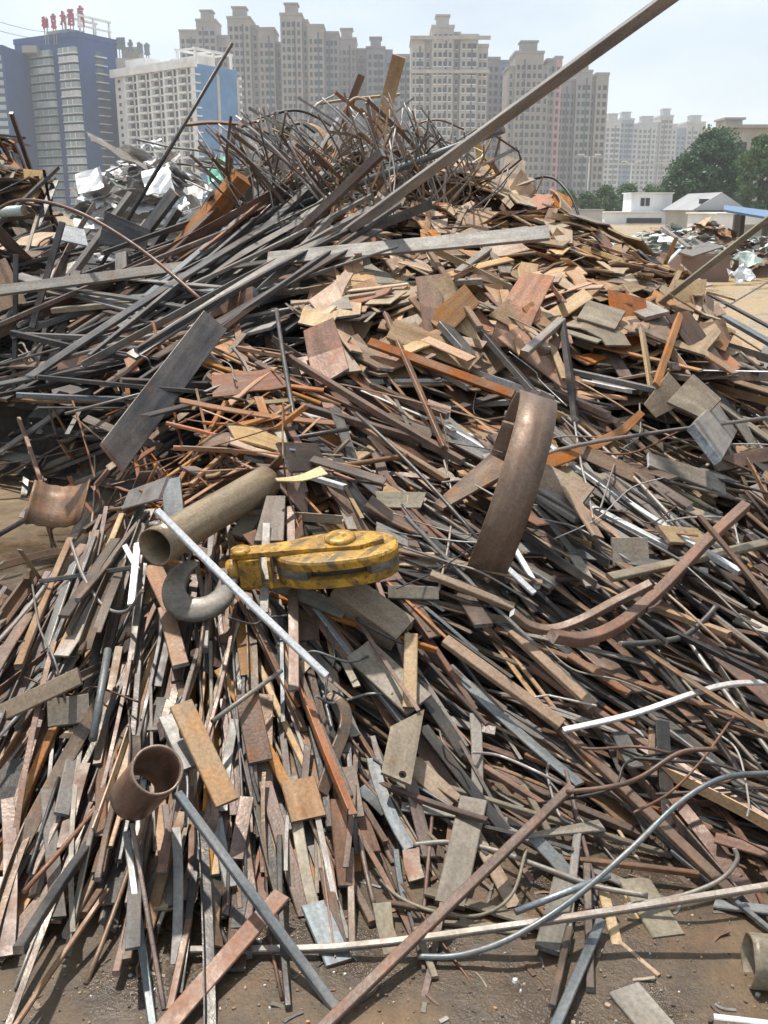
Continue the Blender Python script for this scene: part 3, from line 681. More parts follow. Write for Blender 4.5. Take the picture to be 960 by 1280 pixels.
HB('thin_rod', 'rod', 'thin black rod leaning up against the white building', [(290,54,'7.6'), (165,266,'7.2')], 5, 5, 'dark', sec='round', clear=False, ext=(0, .5), rv=.3)
HB('square_post', 'post', 'orange rusted square post standing slanted left of the rod tangle', [(228,312,'6.9'), (303,221,'6.8')], 22, 22, 'orange', 'orange', up=(-.45,-.55,.7), clear=False, ext=(.3,0), rv=.6)
HB('steel_plate', 'plate', 'narrow grey plate standing upright behind the orange post', [(309,345,'7.1'), (311,210,'7.1')], 11, 7, 'grey', up=(.2,-1,0), clear=False, rv=.6)
HB('thin_rod', 'rod', 'thin curved brown rod arching over the dark tangle', [(-15,268,'6.6'), (28,250,'6.4'), (95,264,'6.2'), (175,311,'5.9'), (258,380,'5.5')], 4.5, 4.5, 'brown', sec='round', clear=False, rv=.4)
HB('broad_plank', 'plate', 'broad dark plank with worn pale edge right of the orange scrap', [(140,572), (268,402)], 37, 7, 'dark', 'cut_rust', up=(.5,-.75,.45), rv=.85, skew=(.3, 0))
HB('flat_bar', 'flat bar', 'dark wide bar leaning before the white sheet pile', [(172,302,'7.6'), (219,240,'7.6')], 20, 6, 'dark', up=(-.5,-.7,.5), clear=False, ext=(.3,0), rv=.9)
HB('flat_bar', 'flat bar', 'slim grey bar leaning before the white sheet pile', [(100,330,'7.2'), (165,242,'7.4')], 10, 8, 'grey', up=(-.5,-.7,.5), clear=False, ext=(.3,0), rv=.4)
HB('flat_bar', 'flat bar', 'dark round-cornered bar right of the dark wide bar', [(188,318,'7.3'), (224,262,'7.3')], 9, 9, 'dark', clear=False, ext=(.2,0), rv=.9)
HB('steel_plate', 'plate', 'broad dark plate leaning above the long grey bar', [(128,285,'6.9'), (185,300,'6.9')], 42, 5, 'dark', up=(.1,-.95,.2), clear=False, rv=.8, taper=(1, .6))
for k, (x0, y0, x1, y1, w, m, l) in enumerate([
    (20,318,18,500,6,'dark','black upright rod at the left edge of the dark tangle'), 
    (78,278,40,410,8,'dark','dark slanted bar over the left tangle'), (66,370,36,500,6,'grey','grey bent rod hanging in the dark tangle'),
    (152,318,156,440,16,'dark','dark upright flat bar below the leaning dark plate'),
    (158,398,163,480,7,'teal','teal painted rod hanging by the broad dark plank'), (116,398,99,474,6,'teal','pale teal thin rod in the dark tangle'),
    (96,340,62,470,12,'dark','wide black bar standing in the dark tangle')]):
    if m == 'teal' and 'teal' not in M: steel('teal', (0.10,0.19,0.18), (0.17,0.29,0.27), (0.30,0.42,0.39), 0.3, 0.42, 0.1, dust=0.2)
    HB('upright_bar', 'bar', l, [(x0,y0,'%.2f' % (6.25+.12*(k % 4))), (x1,y1,'%.2f' % (5.95+.1*(k % 3)))], w, max(4, w*.5), m, up=(0,-1,.1), clear=False, rv=.3+.06*k)
HB('steel_plate', 'plate', 'tan angular plate at the left edge below the curved rod', [(-12,330,'6.5'), (14,385,'6.4')], 40, 5, 'tan', up=(.2,-.9,.4), clear=False, rv=.4)
HB('steel_plate', 'plate', 'pale cream torn sheet in the upper left scrap', [(72,290,'7.4'), (108,298,'7.4')], 22, 3, 'white_sheet', up=(0,-.8,.6), clear=False, rv=.3, skew=(.4,-.5))
HB('pipe_piece', 'pipe', 'pale green pipe end at the left edge of the upper scrap', [(-12,266,'7.2'), (30,263,'7.1')], 13, 13, 'mint_sheet', sec='round', clear=False, rv=.5)
# --- crest and right shoulder
HB('steel_plate', 'plate', 'tan plate standing on edge on the crest of the heap', [(663,285,'7.7'), (656,230,'7.7')], 25, 6, 'tan', up=(.1,-1,.1), clear=False, rv=.5, skew=(0,.35))
HB('steel_plate', 'plate', 'wide tan plate at the crest left of the upright plate', [(608,262,'7.6'), (648,246,'7.7')], 24, 6, 'tan', up=(0,-.7,.7), clear=False, rv=.7)
HB('black_cable', 'cable', 'black cable arching over the crest before the trees', [(648,240,'7.9'), (668,224,'7.8'), (692,223,'7.7'), (714,246,'7.5'), (728,284,'7.3')], 3.4, 3.4, 'dark', sec='round', clear=False, rv=.2, n=30)
HB('steel_plate', 'plate', 'square olive plate with a small hook mark on the right crest', [(728,388), (775,402)], 40, 6, 'olive', up=(0,-.55,.85), rv=.7)
HB('steel_plate', 'plate', 'tapering tan plate standing out of the right crest', [(735,325,'6.6'), (765,378,'6.2')], 34, 5, 'tan', up=(.3,-.8,.5), clear=False, rv=.65)
HB('steel_plate', 'plate', 'broad olive plate right of the square olive plate', [(775,372), (822,395)], 34, 5, 'olive', up=(0,-.5,.85), rv=.8)
HB('steel_bar', 'bar', 'long thin bar sticking up toward the right picture edge', [(752,436,'5.7'), (968,268,'5.1')], 8.5, 7, 'olive', 'cut_rust', clear=False, ext=(.2,0), rv=.5)
HB('steel_bar', 'bar', 'short bar lying parallel under the long right hand bar', [(765,440,'5.7'), (800,415,'5.6')], 9, 7, 'olive', clear=False, rv=.4)
HB('broad_plank', 'plate', 'grey tilted plank at the right edge', [(880,556), (966,436)], 26, 5, 'grey', 'cut_end', up=(.45,-.6,.6), rv=.75, ext=(0,.2))
HB('steel_plate', 'plate', 'folded tan plate left of the grey tilted plank', [(812,514), (850,482)], 44, 5, 'tan', up=(.35,-.7,.6), rv=.55, taper=(.5, 1))
HB('steel_plate', 'plate', 'olive quarter plate joined to the folded tan plate', [(850,486), (890,512)], 52, 5, 'olive', up=(-.2,-.7,.7), rv=.7, taper=(1, .7))
HB('upright_bar', 'bar', 'tan flat bar leaning upright on the right shoulder', [(802,412), (816,500)], 10, 4, 'tan', up=(.5,-.85,.1), rv=.5)
HB('upright_bar', 'bar', 'orange bar leaning beside the tan upright bar', [(850,394), (820,482)], 9, 5, 'orange', up=(.2,-.9,.3), rv=.6)
HB('upright_bar', 'bar', 'upright black bar with bright tip above the hoop', [(703,402), (719,524)], 9, 7, 'dark', 'bright', up=(.5,-.85,0), rv=.35)
HB('flat_bar', 'flat bar', 'dark bar with bright edge sloping down to the hoop', [(545,350), (668,492)], 13, 7, 'dark', 'bright', up=(.65,-.5,.55), rv=.6)
HB('flat_bar', 'flat bar', 'silver edge strip lying along the bright edged dark bar', [(541,349,-.06), (664,488,-.06)], 2.6, 3, 'bright', 'bright', rv=.5)  # thin bright strip laid on as the dark bar's bright edge
HB('steel_plate', 'plate', 'black square plate end left of the bright edged bar', [(556,408), (584,440)], 26, 8, 'dark', 'bright', up=(.7,-.6,.4), rv=.9)
HB('flat_bar', 'flat bar', 'long rusty bar sloping right under the crest', [(462,428), (642,494)], 11, 7, 'orange', up=(0,-.8,.6), rv=.35)
HB('flat_bar', 'flat bar', 'slender brown bar sloping down across the middle', [(482,392), (556,560)], 8, 5, 'brown', up=(.6,-.7,.4), rv=.6)
HB('steel_bar', 'bar', 'grey blunt bar lying slantwise on the right crest', [(655,442), (702,400)], 11, 7, 'grey', rv=.7)
HB('flat_bar', 'flat bar', 'light brown bar laid slantwise above the tan crest', [(572,340), (625,300)], 10, 4, 'olive', rv=.8)
HB('flat_bar', 'flat bar', 'thin brown bar sloping down from the long grey strip', [(535,312), (600,410)], 7, 5, 'brown', rv=.5)
HB('steel_plate', 'plate', 'upright grey square plate below the long grey strip', [(398,362,'5.9'), (402,405,'5.7')], 32, 6, 'grey', up=(.1,-.95,.3), clear=False, rv=.2)
# --- around the hoop
HB('thin_rod', 'rod', 'thin grey rod running from the hoop to the right edge', [(668,576,-.1), (700,562,-.12), (790,545,-.12), (968,521,-.1)], 5, 5, 'grey', sec='round', rv=.4)
HB('bent_strip', 'strip', 'orange-brown flat strip curving up right from the hoop', [(672,583), (735,560), (775,540), (802,516)], 17, 4, 'orange', up=(.1,-.75,.6), rv=.7, taper=(1,.55))
HB('steel_plate', 'plate', 'pinkish pointed plate left of the hoop', [(548,634), (628,578)], 42, 5, 'mauve', up=(-.1,-.55,.8), rv=.95, taper=(.35, 1))
HB('steel_plate', 'plate', 'brown plate corner right of the hoop', [(665,592), (732,625)], 42, 5, 'tan', up=(.1,-.75,.6), rv=.2)
HB('steel_plate', 'plate', 'tan drooping plate right of the hoop', [(710,612), (748,672)], 24, 4, 'tan', up=(.5,-.7,.5), rv=.3, taper=(1, .7))
HB('flat_bar', 'flat bar', 'dark reddish flat bar right of the hoop top', [(718,560), (814,604)], 19, 5, 'brown', 'bright', up=(-.15,-.75,.6), rv=.5)
HB('steel_plate', 'plate', 'large olive plate lying flat above the bent bar pair', [(810,575), (905,608)], 34, 5, 'olive', 'bright', up=(0,-.5,.85), rv=.8, taper=(.7,1))
HB('flat_bar', 'flat bar', 'grey flat bar right of the large olive plate', [(812,603), (862,634)], 15, 8, 'mauve', 'cut_end', rv=.8)
HB('steel_plate', 'plate', 'small square olive plate above the bent bar pair', [(765,690), (810,690)], 36, 5, 'olive', up=(.1,-.85,.5), rv=.75)
HB('steel_plate', 'plate', 'rust marked grey plate beside the upper bent bar', [(828,668), (878,672)], 28, 5, 'tan', up=(0,-.6,.8), rv=.5)
HB('bent_bar', 'bar', 'shorter of the bent bar pair, with bright cut tip', [(640,766,-.1), (662,782,-.12), (690,787,-.12), (725,776,-.12), (770,752,-.12), (814,730,-.12)], 12, 9, 'brown', 'bright', rv=.55, n=28)
HB('bent_bar', 'bar', 'longer of the bent bar pair, curving up to the right', [(690,795), (728,799), (775,780), (830,733), (880,680), (932,632)], 13, 12, 'brown', 'cut_rust', rv=.75, n=34)
HB('flat_bar', 'flat bar', 'straight olive bar at the right edge below the bent pair tips', [(762,722), (970,676)], 13, 6, 'olive', rv=.7)
HB('flat_bar', 'flat bar', 'brown flat bar end cut by the right edge', [(893,582), (972,566)], 19, 6, 'brown', 'cut_end', up=(0,-.8,.6), rv=.3)
HB('bent_rod', 'rod', 'dark curved rod hooking up below the bent bar pair', [(775,805), (815,803), (855,795), (880,775), (895,758)], 7, 7, 'dark', sec='round', rv=.9)
HB('flat_bar', 'flat bar', 'shiny flat bar between the hoop foot and the bent pair', [(640,680), (672,735)], 7, 5, 'bright', 'bright', rv=.4)
HB('flat_bar', 'flat bar', 'second shiny flat bar left of the bent pair', [(628,705), (668,742)], 8, 5, 'bright', 'bright', rv=.2)
HB('flat_bar', 'flat bar', 'broad brown bar under the hoop foot', [(538,718), (642,760)], 11, 8, 'tan', rv=.2)
HB('flat_bar', 'flat bar', 'blue-grey bar end under the yellow pulley block', [(485,740), (548,742)], 17, 6, 'olive', 'cut_end', up=(0,-.8,.6), rv=.3)
# --- front slope
HB('silver_bar', 'bar', 'bright silver bar lying diagonally across the crane hook', [(196,638,-.55), (300,742,-.34), (408,845,-.12)], 9.5, 6, 'bright', 'bright', rv=.5, n=5)
HB('steel_scrap', 'scrap', 'crumpled yellow painted sheet above the pulley block', [(345,600,-.2), (375,598,-.22), (405,588,-.2)], 18, 2, 'yellow_scrap', up=(0,-.5,.85), rv=.8, taper=(.3, 1))
HB('bent_strip', 'strip', 'long brown strip curving in from the left edge', [(-16,713,'4.2'), (70,690,'4.0'), (178,681,'3.7')], 10, 4, 'brown', up=(0,-.9,.4), clear=False, rv=.5)
HB('thin_strip', 'strip', 'thinner dark strip below the curving brown strip', [(50,727), (176,708)], 6, 4, 'dark', up=(0,-.9,.4), rv=.8)
HB('bent_rod', 'rod', 'thin grey rod bent into a loop left of the crane hook', [(88,676,-.1), (105,722,-.12), (130,758,-.1), (158,764,-.1), (178,738,-.05)], 4.5, 4.5, 'grey', sec='round', rv=.5, n=30)
HB('flat_bar', 'flat bar', 'white shining short bar left of the crane hook', [(172,680,-.05), (164,756,-.06)], 9, 4, 'bright', 'bright', up=(0,-.8,.6), rv=.9)
HB('flat_bar', 'flat bar', 'small white shining sliver crossing the short shining bar', [(156,682,-.08), (172,712,-.08)], 7, 3, 'bright', 'bright', up=(0,-.8,.6), rv=.95)
HB('steel_plate', 'plate', 'orange short plank left below the crane hook', [(190,708), (216,762)], 24, 7, 'orange', 'cut_end', up=(.2,-.6,.75), rv=.55)
HB('flat_bar', 'flat bar', 'brown flat bar hanging under the orange short plank', [(207,760), (226,832)], 20, 6, 'brown', 'cut_end', up=(.1,-.6,.75), rv=.6)
HB('thin_strip', 'strip', 'grey strip hanging down over the pulley block shank', [(333,655,-.2), (330,766,-.1)], 11, 4, 'grey', 'cut_end', up=(.1,-.8,.55), rv=.6)
HB('steel_plate', 'plate', 'brown arrow-shaped plate above the pulley block shank', [(345,622,-.05), (336,678,-.06)], 36, 6, 'mauve', up=(0,-.7,.7), rv=.45, taper=(.7, 1))
HB('steel_plate', 'plate', 'narrow tan plate right of the fat pipe', [(325,630,-.02), (298,672,-.04)], 22, 6, 'olive', up=(0,-.7,.7), rv=.6)
HB('channel_bar', 'channel', 'tan channel section with open end below the pulley block', [(425,732), (505,790)], 44, 7, 'tan', 'cut_rust', up=(-.25,.45,-.85), sec='channel', rv=.1)
HB('flat_bar', 'flat bar', 'grey-brown flat bar below the crane hook shank', [(345,730), (430,766)], 19, 6, 'olive', 'cut_end', up=(0,-.7,.7), rv=.2)
HB('steel_plate', 'plate', 'grey bent sheet left of the fat pipe', [(158,625), (205,610)], 26, 3, 'grey', up=(-.1,-.85,.5), rv=.8)
HB('steel_plate', 'plate', 'grey upright plate behind the fat pipe end', [(214,600), (218,650)], 24, 4, 'blue', up=(.1,-.95,.3), rv=.2)
HB('steel_plate', 'plate', 'brown square plate above the yellow painted sheet', [(355,572), (402,572)], 40, 5, 'mauve', up=(0,-.9,.4), rv=.2)
HB('steel_plate', 'plate', 'olive long plate above the drilled plate', [(448,812), (524,882)], 42, 6, 'olive', 'cut_end', up=(.15,-.6,.75), rv=.75)
HB('flat_bar', 'flat bar', 'upright tan strip behind the olive long plate', [(514,793), (512,885)], 17, 5, 'tan', up=(0,-.8,.6), rv=.5)
HB('flat_bar', 'flat bar', 'brown bar leaning against the drilled plate foot', [(515,955), (568,1005)], 26, 8, 'tan', 'cut_end', up=(.2,-.65,.7), rv=.2)
HB('bent_strip', 'strip', 'reddish flat bar bending down beside the drilled plate', [(402,992), (418,945), (432,905), (428,880), (412,868)], 16, 5, 'mauve', up=(.4,-.7,.5), rv=.5, n=24)
HB('ochre_plank', 'plate', 'ochre plank pointing down right of the pipe stub', [(226,880,-.12), (284,1004,-.12)], 30, 7, 'ochre' if 'ochre' in M else 'orange', up=(.25,-.6,.75), rv=.75)
HB('steel_plate', 'plate', 'grey plank under the ochre plank', [(210,895), (240,960)], 24, 6, 'grey', 'cut_end', up=(.2,-.6,.75), rv=.2)
HB('steel_plate', 'plate', 'brown plate with notched corner near the left edge', [(60,892), (112,885)], 36, 7, 'olive', up=(0,-.75,.65), rv=.3)
HB('flat_bar', 'flat bar', 'pale brown flat bar crossing to the left edge', [(-12,898), (100,845)], 23, 5, 'tan', up=(0,-.7,.7), rv=.1)
HB('steel_plate', 'plate', 'rust tinted plate with square end under the reddish bar', [(372,975), (386,1024)], 44, 5, 'tan', up=(.2,-.6,.75), rv=.35)
HB('flat_bar', 'flat bar', 'mauve-brown broad bar standing left of the reddish bent bar', [(308,868), (326,952)], 30, 6, 'mauve', 'cut_end', up=(.1,-.65,.75), rv=.7)
HB('round_rod', 'rod', 'thin grey rod sloping across the front bars', [(265,902,-.1), (352,838,-.08)], 6, 6, 'grey', sec='round', rv=.5)
HB('rebar_rod', 'rod', 'green-grey rod standing left of the pipe stub', [(135,812,-.08), (116,925,-.06)], 10, 10, 'blue', 'cut_end', sec='round', rv=.4)
HB('steel_bar', 'bar', 'long blue-grey bar reaching down to the ground in front', [(222,992,-.1), (421,1263,.0)], 12.5, 9, 'blue', 'cut_end', up=(.5,-.4,.75), rv=.6)
HB('flat_bar', 'flat bar', 'brown flat bar lying on the ground crossing the blue-grey bar', [(200,1292), (352,1118)], 25, 5, 'brown', 'cut_rust', rv=.75)
HB('thin_rod', 'rod', 'thin dark rod leaning on the ground at lower left', [(18,1284), (66,1212), (135,1112)], 7, 6, 'brown', n=3, rv=.6)
HB('flat_bar', 'flat bar', 'pale blue narrow bar reaching the bottom edge at left', [(158,1040,-.05), (192,1290)], 10, 5, 'blue', 'cut_end', rv=.3)
HB('flat_bar', 'flat bar', 'short brown bar standing left of the crossing flat bar', [(236,1150), (212,1262)], 10, 5, 'mauve', 'cut_end', rv=.7)
HB('steel_bar', 'bar', 'light grey slim bar left of the short standing bar', [(165,1030,-.1), (205,1262)], 6, 5, 'mauve', 'cut_end', rv=.8)
# --- on the ground in front
HB('steel_bar', 'bar', 'long bar lying level across the ground from centre to right edge', [(238,1188,'1.95'), (330,1187,'1.95'), (450,1182,'1.95'), (700,1149,'1.97'), (972,1106,'1.99')], 9, 9, 'grey', 'cut_end', clear=False, rv=.7, n=12)
HB('steel_bar', 'bar', 'long reddish bar slanting from the bottom edge up into the hollow', [(392,1296,'1.70'), (714,984,'2.45')], 13, 10, 'mauve', 'cut_end', clear=False, rv=.75)
HB('bent_rod', 'rod', 'grey curved rod arching across the hollow in front', [(516,1056,'2.32'), (560,1053,'2.32'), (615,1062,'2.3'), (680,1085,'2.2'), (745,1108,'2.14'), (810,1120,'2.1')], 7, 7, 'grey', sec='round', clear=False, rv=.6, n=34)
HB('bent_rod', 'rod', 'long blue-grey rod sweeping up right from the ground bar', [(522,1196,'1.925'), (575,1194,'1.92'), (640,1172,'1.93'), (715,1125,'2.0'), (790,1060,'2.12'), (850,1003,'2.2'), (905,972,'2.25'), (968,966,'2.28')], 7.5, 7.5, 'blue', sec='round', clear=False, rv=.6, n=50)
HB('bent_rod', 'rod', 'thin rod bending round under the hollow at centre', [(476,1100,'2.2'), (500,1122,'2.12'), (545,1140,'2.06'), (600,1144,'2.06'), (640,1118,'2.12'), (658,1062,'2.25')], 4.5, 4.5, 'olive', sec='round', clear=False, rv=.5, n=40)
HB('bent_rod', 'rod', 'grey rod hooking upward at lower right above the ground bar', [(780,1132,'2.08'), (850,1120,'2.08'), (900,1100,'2.1'), (921,1076,'2.12'), (918,1060,'2.14')], 6, 6, 'grey', sec='round', clear=False, rv=.6, n=34)
HB('bent_rod', 'rod', 'reddish rod bent upward at right above the sweeping rod', [(708,990,'2.42'), (760,984,'2.38'), (800,972,'2.36'), (850,941,'2.4'), (896,936,'2.4')], 6.5, 6.5, 'brown', sec='round', clear=False, rv=.3, n=34)
HB('silver_bar', 'bar', 'bright curved bar on the lower right slope ending at the edge', [(704,913,-.1), (790,893,-.12), (870,866,-.12), (915,855,-.1), (966,853,-.08)], 8, 5, 'pale_rod', 'bright', rv=.8, n=26)
for k, (x0, y0, x1, y1, w, t, m, l) in enumerate([
    (592,1000,562,1132,36,8,'olive','wide olive bar lying in the hollow toward the viewer'), (708,1094,684,1188,30,7,'olive','short olive plate under the long ground bar'),
    (690,1292,752,1150,13,5,'blue','pale blue flat bar reaching the bottom edge at right of centre'), (690,1258,712,1160,9,6,'mauve','slim brown bar pointing at the viewer at right of centre'),
    (722,1040,706,1190,11,7,'grey','grey bar standing toward the viewer across the ground bar'), (792,1100,836,1172,42,7,'olive','olive plate with cut corner right of the hollow'),
    (768,1172,824,1220,6,4,'tan','thin pointed sliver on the ground at right'), (780,1236,834,1300,46,6,'grey','grey plate lying on the bottom edge at right'),
    (392,1130,424,1204,34,5,'blue','small blue-grey plate on the ground left of centre'), (892,1272,975,1282,9,7,'bright','shiny rod end lying at the bottom right corner'),
    (520,1160,544,1222,9,5,'olive','thin olive bar below the ground bar at centre'), (753,1110,772,1182,14,5,'tan','tan flat bar right of the grey standing bar'),
    (640,1048,752,1032,20,4,'olive','triangular grey sheet lying in the hollow'), (778,1112,800,1150,6,4,'tan','small tan stick beside the tan flat bar'),
    (752,1282,748,1290,8,4,'tan','tiny tan chip at the bottom edge')]):
    if l.startswith('tiny'): continue
    HB('flat_bar' if 'plate' not in l and 'sheet' not in l else 'steel_plate', 'flat bar' if 'plate' not in l and 'sheet' not in l else 'plate', l, [(x0,y0), (x1,y1)], w, t, m, 'cut_end' if k % 2 else 'cut_rust', up=(.05,-.15,.98), rv=.3+.04*k, taper=(.15, 1) if 'triangular' in l else None)
HB('flat_bar', 'flat bar', 'long orange-brown bar sloping down right below the pulley block', [(556,800), (702,906)], 15, 9, 'tan', 'cut_end', up=(.3,-.6,.7), rv=.3)
HB('flat_bar', 'flat bar', 'long reddish bar running down right to the right hand ground', [(690,900), (922,1124)], 14, 9, 'mauve', 'cut_end', up=(.3,-.6,.7), rv=.7)
HB('flat_bar', 'flat bar', 'brown bar parallel above the long orange-brown bar', [(640,790), (740,882)], 14, 8, 'tan', 'bright', up=(.3,-.6,.7), rv=.3)
HB('flat_bar', 'flat bar', 'slim tan bar right of the parallel brown bar', [(712,820), (786,868)], 11, 7, 'brown', 'cut_end', up=(.3,-.6,.7), rv=.7)
HB('rebar_rod', 'rod', 'ribbed rod lying across the sweeping rod in front', [(644,1140,'2.03'), (762,1094,'2.1')], 9, 9, 'cut_end', sec='round', clear=False, rv=.5)

# drilled plate: a plate with a real hole, lying toward the viewer
def drilled_plate():
    P = world_pts([(512,884,-.1), (494,978,-.1)]); Q = lift_clear(np.array(P), .01); sc = depth_of(Q[0])/F_PX; L = np.linalg.norm(Q[1]-Q[0]); w = 37*sc; t = 6*sc
    ex = norm(Q[1]-Q[0]); ey = norm(np.cross((.1,-.55,.8), ex)); ez = np.cross(ex, ey)
    hx, hy, r = L*.9, w*.18, w*.13; out = [(0,-w/2), (L*.93,-w/2), (L,w/2), (0,w/2)]
    n = 16; ring = [(hx+r*math.cos(2*math.pi*k/n), hy+r*math.sin(2*math.pi*k/n)) for k in range(n)]
    # outline resampled to n points, joined to the hole ring
    oo = []
    for k in range(n):
        a = 2*math.pi*k/n; d = np.array((math.cos(a), math.sin(a))); best = 9
        for e in range(4):
            p0, p1 = np.array(out[e]), np.array(out[(e+1) % 4]); A = np.array([d, p0-p1]).T
            if abs(np.linalg.det(A)) < 1e-9: continue
            s, u = np.linalg.solve(A, p0-np.array((hx, hy)))
            if s > 0 and -1e-6 <= u <= 1+1e-6: best = min(best, s)
        oo.append((hx+d[0]*best, hy+d[1]*best))
    for c in out:                                                     # snap nearest samples to the corners
        k = min(range(n), key=lambda i: math.hypot(oo[i][0]-c[0], oo[i][1]-c[1]) if True else 0); oo[k] = c
    V = []; 
    for z in (-t/2, t/2): V += [(x, y, z) for x, y in oo] + [(x, y, z) for x, y in ring]
    Fc = []
    for k in range(n):
        k2 = (k+1) % n
        Fc += [(2*n+k, 2*n+k2, 3*n+k2, 3*n+k), (k2, k, n+k, n+k2), (k, k2, 2*n+k2, 2*n+k), (n+k2, n+k, 3*n+k, 3*n+k2)]
    mb = MB(); mb.add(V, Fc, 0, False, None, .7); o = mb.build('drilled_plate', ['olive'])
    R_ = np.eye(4); R_[:3, 0], R_[:3, 1], R_[:3, 2], R_[:3, 3] = ex, ey, ez, Q[0]; o.matrix_world = Matrix(R_.tolist())
    tag(o, 'olive drilled plate with a bolt hole at its lower end', 'plate')
drilled_plate()

def frame_obj(o, ex, up, pos):
    ex = norm(ex); ey = norm(np.cross(up, ex)); ez = np.cross(ex, ey); R_ = np.eye(4); R_[:3, 0], R_[:3, 1], R_[:3, 2], R_[:3, 3] = ex, ey, ez, pos
    o.matrix_world = Matrix(R_.tolist())

# --- pipes: open tubes with wall thickness
def pipe(label, p0, p1, r_px, wall, mat, rv=.5, clear=True, name='pipe_piece', oval=1.0, dents=0.0, lift=0.0):
    P = np.array(world_pts([p0, p1])); sc = depth_of(P[0])/F_PX; r = r_px*sc
    if clear: P = lift_clear(P, 2*r*.75)
    P = P + np.array((0, 0, lift)); L = float(np.linalg.norm(P[1]-P[0])); n = 36; m = 9; V = []; Fc = []
    for lay, rr in enumerate((r, r-wall)):
        for i in range(m):
            for k in range(n):
                a = 2*math.pi*k/n; d = 1+dents*math.sin(3*a+i*.9)*math.sin(i*.8+1)
                e = .0012*math.sin(5*a)*(1 if i in (0, m-1) else 0)
                V.append((L*i/(m-1)+e, rr*d*math.cos(a), rr*d*oval*math.sin(a)))
    b = m*n; mats = []
    for i in range(m-1):
        for k in range(n):
            k2 = (k+1) % n; Fc += [(i*n+k, i*n+k2, (i+1)*n+k2, (i+1)*n+k), (b+i*n+k2, b+i*n+k, b+(i+1)*n+k, b+(i+1)*n+k2)]; mats += [0, 0]
    for k in range(n):
        k2 = (k+1) % n; Fc += [(k2, k, b+k, b+k2), ((m-1)*n+k, (m-1)*n+k2, b+(m-1)*n+k2, b+(m-1)*n+k)]; mats += [1, 1]
    mb = MB(); mb.add(V, Fc, mats, True, None, rv); o = mb.build(name, [mat, 'cut_rust']); frame_obj(o, P[1]-P[0], (0, 0, 1), P[0]); tag(o, label, 'pipe'); return o, P, r
pipe_o, pipe_P, pipe_r = pipe('fat tan pipe with open end lying above the crane hook', (194,684,-.34), (332,603), 25, .006, 'pipe_tan', rv=.6, dents=.015)
pipe('rusty pipe stub standing open toward the viewer among the front bars', (197,962,-.28), (168,996,-.13), 33, .006, 'brown', rv=.75, clear=False, oval=.97)
pipe('short tan pipe cut off by the right edge on the ground', (935,1200,'1.875'), (1010,1208,'1.86'), 33, .006, 'olive', rv=.6, clear=False)
def weld(o, x, a, r):
    mb = MB(); V = []; 
    for i in range(5):
        for k in range(8):
            th = math.pi*i/4; ph = 2*math.pi*k/8; q = r*(1+.25*math.sin(3*ph+i)); V.append((q*math.sin(th)*math.cos(ph), q*math.sin(th)*math.sin(ph), .5*q*math.cos(th)))
    Fc = [(i*8+k, i*8+(k+1) % 8, (i+1)*8+(k+1) % 8, (i+1)*8+k) for i in range(4) for k in range(8)]
    mb.add(V, Fc, 0, True); c = mb.build('weld_bead', ['grey'], o, (x, pipe_r*math.cos(a), pipe_r*math.sin(a))); return c
weld(pipe_o, .045, 1.2, .022)

# --- curved plates: segments of a large tube
def curved_plate(label, px, py, d, R, span, L, t, axis, up, mat, rv, name='curved_plate'):
    P = at(px, py, d); n = 18; V = []; Fc = []
    for rr in (R, R-t):
        for i in (0, 1, 2, 3):
            for k in range(n+1):
                a = -span/2 + span*k/n + math.pi/2; V.append((L*(i/3-.5) + .002*math.sin(k*1.7)*(i in (0, 3)), rr*math.cos(a), rr*math.sin(a)-R))
    w = n+1; b = 4*w
    for i in range(3):
        for k in range(n): Fc += [(i*w+k, (i+1)*w+k, (i+1)*w+k+1, i*w+k+1), (b+i*w+k, b+i*w+k+1, b+(i+1)*w+k+1, b+(i+1)*w+k)]
        Fc += [(i*w, b+i*w, b+(i+1)*w, (i+1)*w), (i*w+n, (i+1)*w+n, b+(i+1)*w+n, b+i*w+n)]
    for k in range(n): Fc += [(k, k+1, b+k+1, b+k), (3*w+k, b+3*w+k, b+3*w+k+1, 3*w+k+1)]
    mb = MB(); mb.add(V, Fc, 0, True, None, rv); o = mb.build(name, [mat]); frame_obj(o, axis, up, P); o.data.polygons.foreach_set('use_smooth', [len(f) == 4 and i < 6*n+6 for i, f in enumerate(Fc)]); tag(o, label, 'plate'); return o
curved_plate('curved brown plate leaning at the left edge of the front bars', 78, 634, 3.95, .16, 1.75, .20, .006, (.05, .75, .65), (.1, .8, -.55), 'brown', .6)
curved_plate('arched grey plate standing with its round back up in the orange patch', 276, 470, 4.62, .105, 2.7, .17, .005, (.05, -.85, -.35), (.0, -.3, .95), 'grey', .3)

